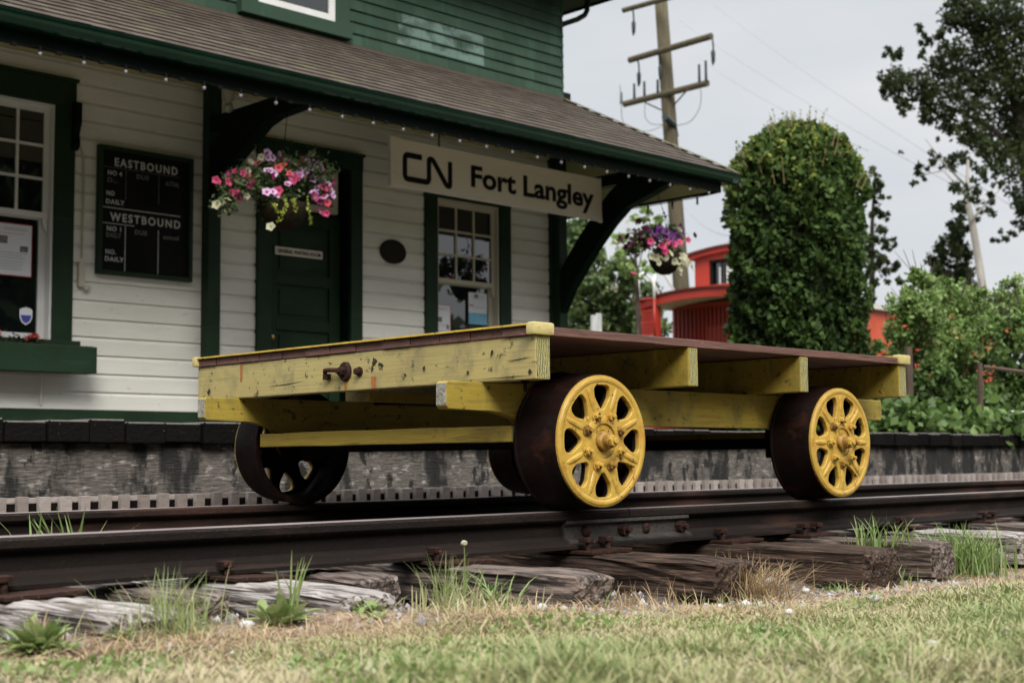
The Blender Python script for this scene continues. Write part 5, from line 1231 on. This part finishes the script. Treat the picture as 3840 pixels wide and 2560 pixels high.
# ================================================================ grass, gravel and weeds
def inview(P, mx_=160, my=120):
    d = P-np.array(CAM); z = d@np.array(fw); sx = 1920+FPX*(d@np.array(rt))/z; sy = 1280-FPX*(d@np.array(up))/z
    return (z > .8) & (sx > -mx_) & (sx < 3840+mx_) & (sy < 2560+my*2), z
def vn(x, y, s, k=0.):
    return .5+.25*(np.sin(x*s+1.7*np.sin(y*s*.7+k)+k)+np.sin(y*s*1.3+1.9*np.sin(x*s*.8+2*k)+k*3))
def scatter(n, x0, x1, y0, y1, power=1.4, dmin=2.2):
    x = np.random.uniform(x0, x1, n); y = np.random.uniform(y0, y1, n); P = np.stack([x, y, gz(x, y)], 1)
    ok, z = inview(P); ok &= np.random.rand(n) < (dmin/np.maximum(z, dmin))**power
    return P[ok], z[ok]
EDGE = lambda x: -.84-.20*np.exp(-((x-4.7)/.75)**2)-.09*np.sin(x*2.1+.5)-.05*np.sin(x*5.3)
P, z = scatter(900000, 1.0, 9.5, -3.4, -.55, 1.2)
e = EDGE(P[:, 0]); dep = (e-P[:, 1])/.25
pat = vn(P[:, 0], P[:, 1], 5.)*.6+vn(P[:, 0], P[:, 1], 13., 2.)*.4
keep = np.random.rand(len(P)) < np.clip(dep+.35+.8*(vn(P[:, 0], P[:, 1], 17., 3.)-.5), .05, 1)*(.25+.9*pat)
P, z, dep, pat = P[keep], z[keep], dep[keep], pat[keep]; n = len(P)
ti = np.clip(np.random.normal(.50, .22, n)+(pat-.5)*.75+np.clip(dep*.10-.28, -.3, .12), 0, 1)
leftdry = np.clip((3.3-P[:, 0])/1.5, 0, 1); ti = np.clip(ti+.19-.33*leftdry+.5*(vn(P[:, 0], P[:, 1], 3.3, 6.)-.5), 0, 1)
cc = np.random.rand(260, 2)*[8.3, 2.7]+[1.1, -3.4]; cc = cc[cc[:, 1] < EDGE(cc[:, 0])+.06]
dd = np.min([np.hypot(P[:, 0]-a, P[:, 1]-b)/(.035+.05*((i*37) % 10)/10) for i, (a, b) in enumerate(cc)], 0); cl_ = np.exp(-dd**2)
ti = np.clip(ti+.28*cl_*np.sin(P[:, 0]*37+P[:, 1]*19), 0, 1)
Lh = (1+.9*cl_)*np.random.gamma(5, .0042, n)*(.55+.7*pat)*np.clip(.45+dep*.25, .4, 1.1)
tag(blades('lawn_grass', P, Lh,   .0021+.0006*z, ti, 'grass', lean=.95), 'short pale green and straw coloured lawn grass in the foreground', 'grass', kind='stuff')
# clover and broad small leaves among the grass
P, z = scatter(150000, 1.0, 9.5, -3.4, -.6, 1.2)
k = (np.random.rand(len(P)) < np.clip((vn(P[:, 0], P[:, 1], 7., 5.)-.50)*2.2, 0, 1)) & (P[:, 1] < EDGE(P[:, 0])-.08); P = P[k]; P[:, 2] += np.random.uniform(.004, .026, len(P))
tag(leaves('clover_leaves', P, .0075, np.random.uniform(.3, 1, len(P)), 'weed', asp=.8), 'small round clover leaves among the lawn grass', 'clover', kind='stuff')
# dead straw on the bare strip
P, z = scatter(150000, 1.0, 9.5, -1.25, -.50, 1.0); e = EDGE(P[:, 0])
k = np.random.rand(len(P)) < np.exp(-((P[:, 1]-e)/.17)**2)*(.10+.8*vn(P[:, 0], P[:, 1], 8., 1.))*.55; P = P[k]
tag(blades('dead_grass', P, np.random.gamma(4, .007, len(P)), .0024, np.random.rand(len(P)), 'straw', lean=2.4), 'matted dead grass on the bare strip before the sleeper ends', 'dead grass', kind='stuff')
# white clover heads / daisies
P, z = scatter(1500, 1.5, 8, -2.8, -.95, .5); P = P[:46]; P[:, 2] += .025
PP = np.repeat(P, 10, 0)+np.random.normal(size=(len(P)*10, 3))*.0035
tag(leaves('clover_heads', PP, .0045, np.random.rand(len(PP)), 'cream_petal'), 'scattered tiny white clover heads in the lawn', 'clover flowers', kind='stuff')
# gravel
def pebbles(name, P, s, mat, seed=0):
    n = len(P); o = np.array([[1, 0, 0], [-1, 0, 0], [0, 1, 0], [0, -1, 0], [0, 0, 1], [0, 0, -1.]]); 
    A = np.random.uniform(.55, 1.2, (n, 6, 1))*o[None]*np.random.uniform(.7, 1.2, (n, 1, 3))
    th = np.random.uniform(0, PI, n); c, s_ = np.cos(th), np.sin(th)
    R = np.zeros((n, 3, 3)); R[:, 0, 0] = c; R[:, 0, 1] = -s_; R[:, 1, 0] = s_; R[:, 1, 1] = c; R[:, 2, 2] = 1
    A = np.einsum('nij,nkj->nki', R, A)*s[:, None, None]+P[:, None]+np.random.normal(size=(n, 6, 3))*s[:, None, None]*.18
    F = np.array([[0, 2, 4], [2, 1, 4], [1, 3, 4], [3, 0, 4], [2, 0, 5], [1, 2, 5], [3, 1, 5], [0, 3, 5]])
    F = (np.arange(n)[:, None, None]*6+F[None]).reshape(-1, 3)
    return npmesh(name, A.reshape(-1, 3), F, np.repeat(np.random.rand(n), 8), mat)
P1, z = scatter(24000, 3.9, 8.5, -1.05, -.50, .8); k = np.random.rand(len(P1)) < np.exp(-((P1[:, 1]+.84)/.16)**2)*np.clip((P1[:, 0]-3.9)/.8, 0, 1)*vn(P1[:, 0], P1[:, 1], 6., 4.)*1.3; P1 = P1[k]
P2, z = scatter(9000, 1.2, 5, -.95, -.48, .8); k = np.random.rand(len(P2)) < .10*vn(P2[:, 0], P2[:, 1], 6., 9.)*2; P2 = P2[k]
P3, z = scatter(26000, 1.0, 10, -.50, 2.2, .6)
P = np.concatenate([P1, P2, P3]); sz = np.concatenate([np.random.gamma(4, .0016, len(P1)), np.random.gamma(4, .0016, len(P2)), np.random.gamma(4, .0022, len(P3))])
o = pebbles('track_gravel', P, sz, 'gravel'); tag(o, 'loose grey gravel between and beside the sleepers', 'gravel', kind='stuff')
def ong(x, y, z=-.2):
    for _ in range(12):
        c = at(x, y, 'Z', z); z = float(gz(c.x, c.y))
        if c.y > -.5: c = at(x, y, 'Y', -.62); c.z = float(gz(c.x, c.y)); return c
    return c
# a few pale stones one can tell apart
for (x, y, s_, lb) in ((2030, 2290, .015, 'oval white stone in front of the squared dark sleeper end'), (2704, 2285, .014, 'pale stone left of centre below the straw tuft'), (2798, 2278, .017, 'upright white stone just below the straw tuft'), (2961, 2306, .013, 'pale stone right of and below the straw tuft'), (925, 2322, .016, 'flat pale stone in the bare strip at left centre'), (3020, 2178, .013, 'pale stone at the foot of the thick black ended sleeper'), (3280, 2255, .015, 'pale stone at the edge of the gravel patch'), (3500, 2450, .016, 'pale curled stone out in the lawn at lower right')):
    c = ong(x, y); m = MB(); m.ball((c.x, c.y, float(gz(c.x, c.y))+s_*.3+ (0.012 if y > 2400 else .004)), s_, (random.uniform(.9, 1.4), random.uniform(.7, 1.), random.uniform(.5, .75)), 9, jit=.16)
    tag(build(m, 'stone', 'stone', smooth=True), lb, 'stone', 'pale stones before the sleepers')
# weeds: each clump a thing
def tuft(x, y, n, L_, w_, mat, lb, lean=.45, sp=.035, zlev=-.205, tl=(.3, 1.), extra=None, name='grass_tuft', cat='grass clump'):
    c = ong(x, y) if zlev < -.19 else at(x, y, 'Z', zlev); P = np.random.normal(size=(n, 3))*[sp, sp, 0]+[c.x, c.y, c.z-.005]
    o = blades(name, P, np.random.uniform(.35, 1.05, n)*L_, w_, np.random.uniform(tl[0], tl[1], n), mat, lean=lean)
    return tag(o, lb, cat, 'weeds along the sleepers')
def rosette(x, y, n, L_, w_, lb, zlev=-.2, up_=.6, mat='weed', name='leafy_weed'):
    c = ong(x, y); V, F, T_ = [], [], []
    for i in range(n):
        az = random.uniform(0, 2*PI); el = random.uniform(.15, 1.2)*up_; l = L_*random.uniform(.55, 1.1); wv = w_*random.uniform(.7, 1.2)
        d = Vector((math.cos(az), math.sin(az), 0)); s_ = Vector((-d.y, d.x, 0)); st_ = c+Vector((random.gauss(0, .012), random.gauss(0, .012), 0)); b0 = len(V); tv = random.uniform(.28, .72)
        for t, wf in ((0, .12), (.25, .55), (.5, 1.), (.75, .85), (1., .05)):
            p = st_+d*l*t*math.cos(el)+Vector((0, 0, l*(math.sin(el)*t-.35*t*t*math.cos(el)+.12*t))); ww = wv*wf/2
            V += [p-s_*ww+Vector((0, 0, ww*.5)), p, p+s_*ww+Vector((0, 0, ww*.5))]
        for k in range(4):
            for j in range(2): F.append((b0+k*3+j, b0+k*3+j+1, b0+(k+1)*3+j+1, b0+(k+1)*3+j)); T_.append(tv)
    o = npmesh(name, np.array([tuple(v) for v in V]), np.array(F), np.array(T_), mat)
    return tag(o, lb, 'weed', 'weeds along the sleepers')
rosette(140, 2385, 110, .085, .017, 'bushy light green leafy weed at lower left before the bleached sleeper', up_=1.05)
rosette(235, 2440, 26, .045, .012, 'small pale leafy weed below the bushy one at lower left', up_=.6)
rosette(455, 2345, 26, .04, .014, 'small round leaved weed at the right corner of the bleached lower left sleeper', up_=.7)
rosette(1045, 2262, 34, .085, .022, 'dark green broad leaved weed in the gap left of centre', up_=.9)
rosette(1375, 2275, 26, .04, .014, 'low leafy weed in front of the flat bleached sleeper', up_=.8); rosette(1400, 2320, 18, .035, .012, 'second low leafy weed just below the first at the flat bleached sleeper', up_=.7)
tuft(1100, 2255, 20, .16, .006, 'weed', 'upright spiky grass standing in the broad leaved weed', lean=.2, sp=.012)
tuft(665, 2310, 130, .15, .0022, 'weed', 'feathery grass tuft right of the bleached lower left sleeper', lean=.5, sp=.04, tl=(.05, .7))
tuft(520, 2260, 70, .13, .0018, 'weed', 'thin seeding grasses leaning left against the rail', lean=.7, sp=.06, tl=(0, .6))
tuft(620, 2300, 90, .06, .003, 'grass', 'short mixed grass around the feathery tuft', lean=.6, sp=.08, tl=(.2, .9))
tuft(175, 2240, 26, .10, .004, 'straw', 'dry rust coloured weed stalk at the left edge before the rail', lean=.25, sp=.012, name='dry_weed')
tuft(1690, 2262, 120, .16, .0023, 'weed', 'wispy grass tuft between the flat bleached and the squared sleepers', lean=.35, sp=.035, tl=(0, .7))
tuft(1840, 2235, 50, .12, .005, 'weed', 'arching green grass beside the squared sleeper', lean=.9, sp=.03, tl=(.4, 1))
tuft(1720, 2300, 160, .07, .003, 'grass', 'short dry grass below the wispy tuft', lean=.8, sp=.09, tl=(0, .6))
tuft(2260, 2275, 160, .075, .0025, 'straw', 'matted dry grass by the squared sleeper end', lean=1., sp=.08)
tuft(2240, 2200, 14, .10, .0045, 'weed', 'few thin green blades against the squared sleeper end', lean=.3, sp=.03)
tuft(2420, 2225, 60, .10, .0026, 'straw', 'thin dry stems between squared sleeper and dark sleeper', lean=.5, sp=.08)
o = tuft(2830, 2225, 620, .165, .0024, 'straw', 'tangled golden dead grass clump in front of the dark sleepers', lean=.95, sp=.05, name='straw_clump')
tuft(2850, 2300, 120, .05, .003, 'grass', 'short green grass under the golden dead clump', lean=.7, sp=.07, tl=(.3, 1))
tuft(3610, 2150, 420, .20, .0062, 'weed', 'tall bright green grass clump at right before the pale sleeper', lean=.5, sp=.075, tl=(.4, 1))
tuft(3590, 2150, 10, .26, .008, 'weed', 'two or three tall grass blades rising against the rail above the clump', lean=.22, sp=.02, tl=(.4, .8), name='tall_grass')
tuft(3262, 2050, 40, .13, .006, 'weed', 'thin bright grass on top of the thick black ended sleeper', lean=.35, sp=.035, zlev=-.14)
tuft(3350, 2040, 26, .12, .005, 'weed', 'leaning thin grass right of the black ended sleeper', lean=.6, sp=.04, zlev=-.14)
tuft(3330, 2200, 60, .09, .005, 'weed', 'branching weed at the foot of the black ended sleeper', lean=.5, sp=.035, tl=(.3, 1))
tuft(3130, 2185, 50, .05, .0045, 'weed', 'small green sprig before the dark sleepers', lean=.9, sp=.03, tl=(.4, 1))
tuft(3790, 2120, 40, .08, .005, 'weed', 'small grass sprig at the right edge by the pale sleeper', lean=.7, sp=.04)
tuft(2700, 2240, 80, .06, .003, 'grass', 'low grass left of the golden dead clump', lean=.7, sp=.09, tl=(.1, .8))
for k, (x, y, L_) in enumerate(((100, 1985, .16), (225, 1985, .15), (300, 1985, .14))):
    c = at(x+60-30*k, y+60, 'Y', .55); n = (5, 9, 12)[k]; P = np.random.normal(size=(n, 3))*[.04, .03, 0]+[c.x, c.y, -.20]
    tag(blades('grass_tuft', P, np.random.uniform(.9, 1.5, n)*L_*1.25, .009, np.random.uniform(.5, 1, n), 'weed', lean=.4), ('leaning green blades between the rails at the left edge', 'upright green blades between the rails, middle of three groups at left', 'short green blades between the rails, right of three groups at left')[k], 'grass clump', 'weeds between the rails')
# white seed head on a stalk
c = ong(1742, 2250); tp = at(1740, 2035, 'Y', c.y); m = MB(); m.tube([c, c.lerp(tp, .5)+Vector((.004, 0, 0)), tp], .0012, 5)
wf = build(m, 'daisy', 'weed'); tag(wf, 'single white flower on a thin stalk rising in front of the near rail', 'flower')
m = MB(); m.ball(tp, .008, (1, 1, .8), 10, jit=.15); build(m, 'flower_head', 'cream_petal', wf)
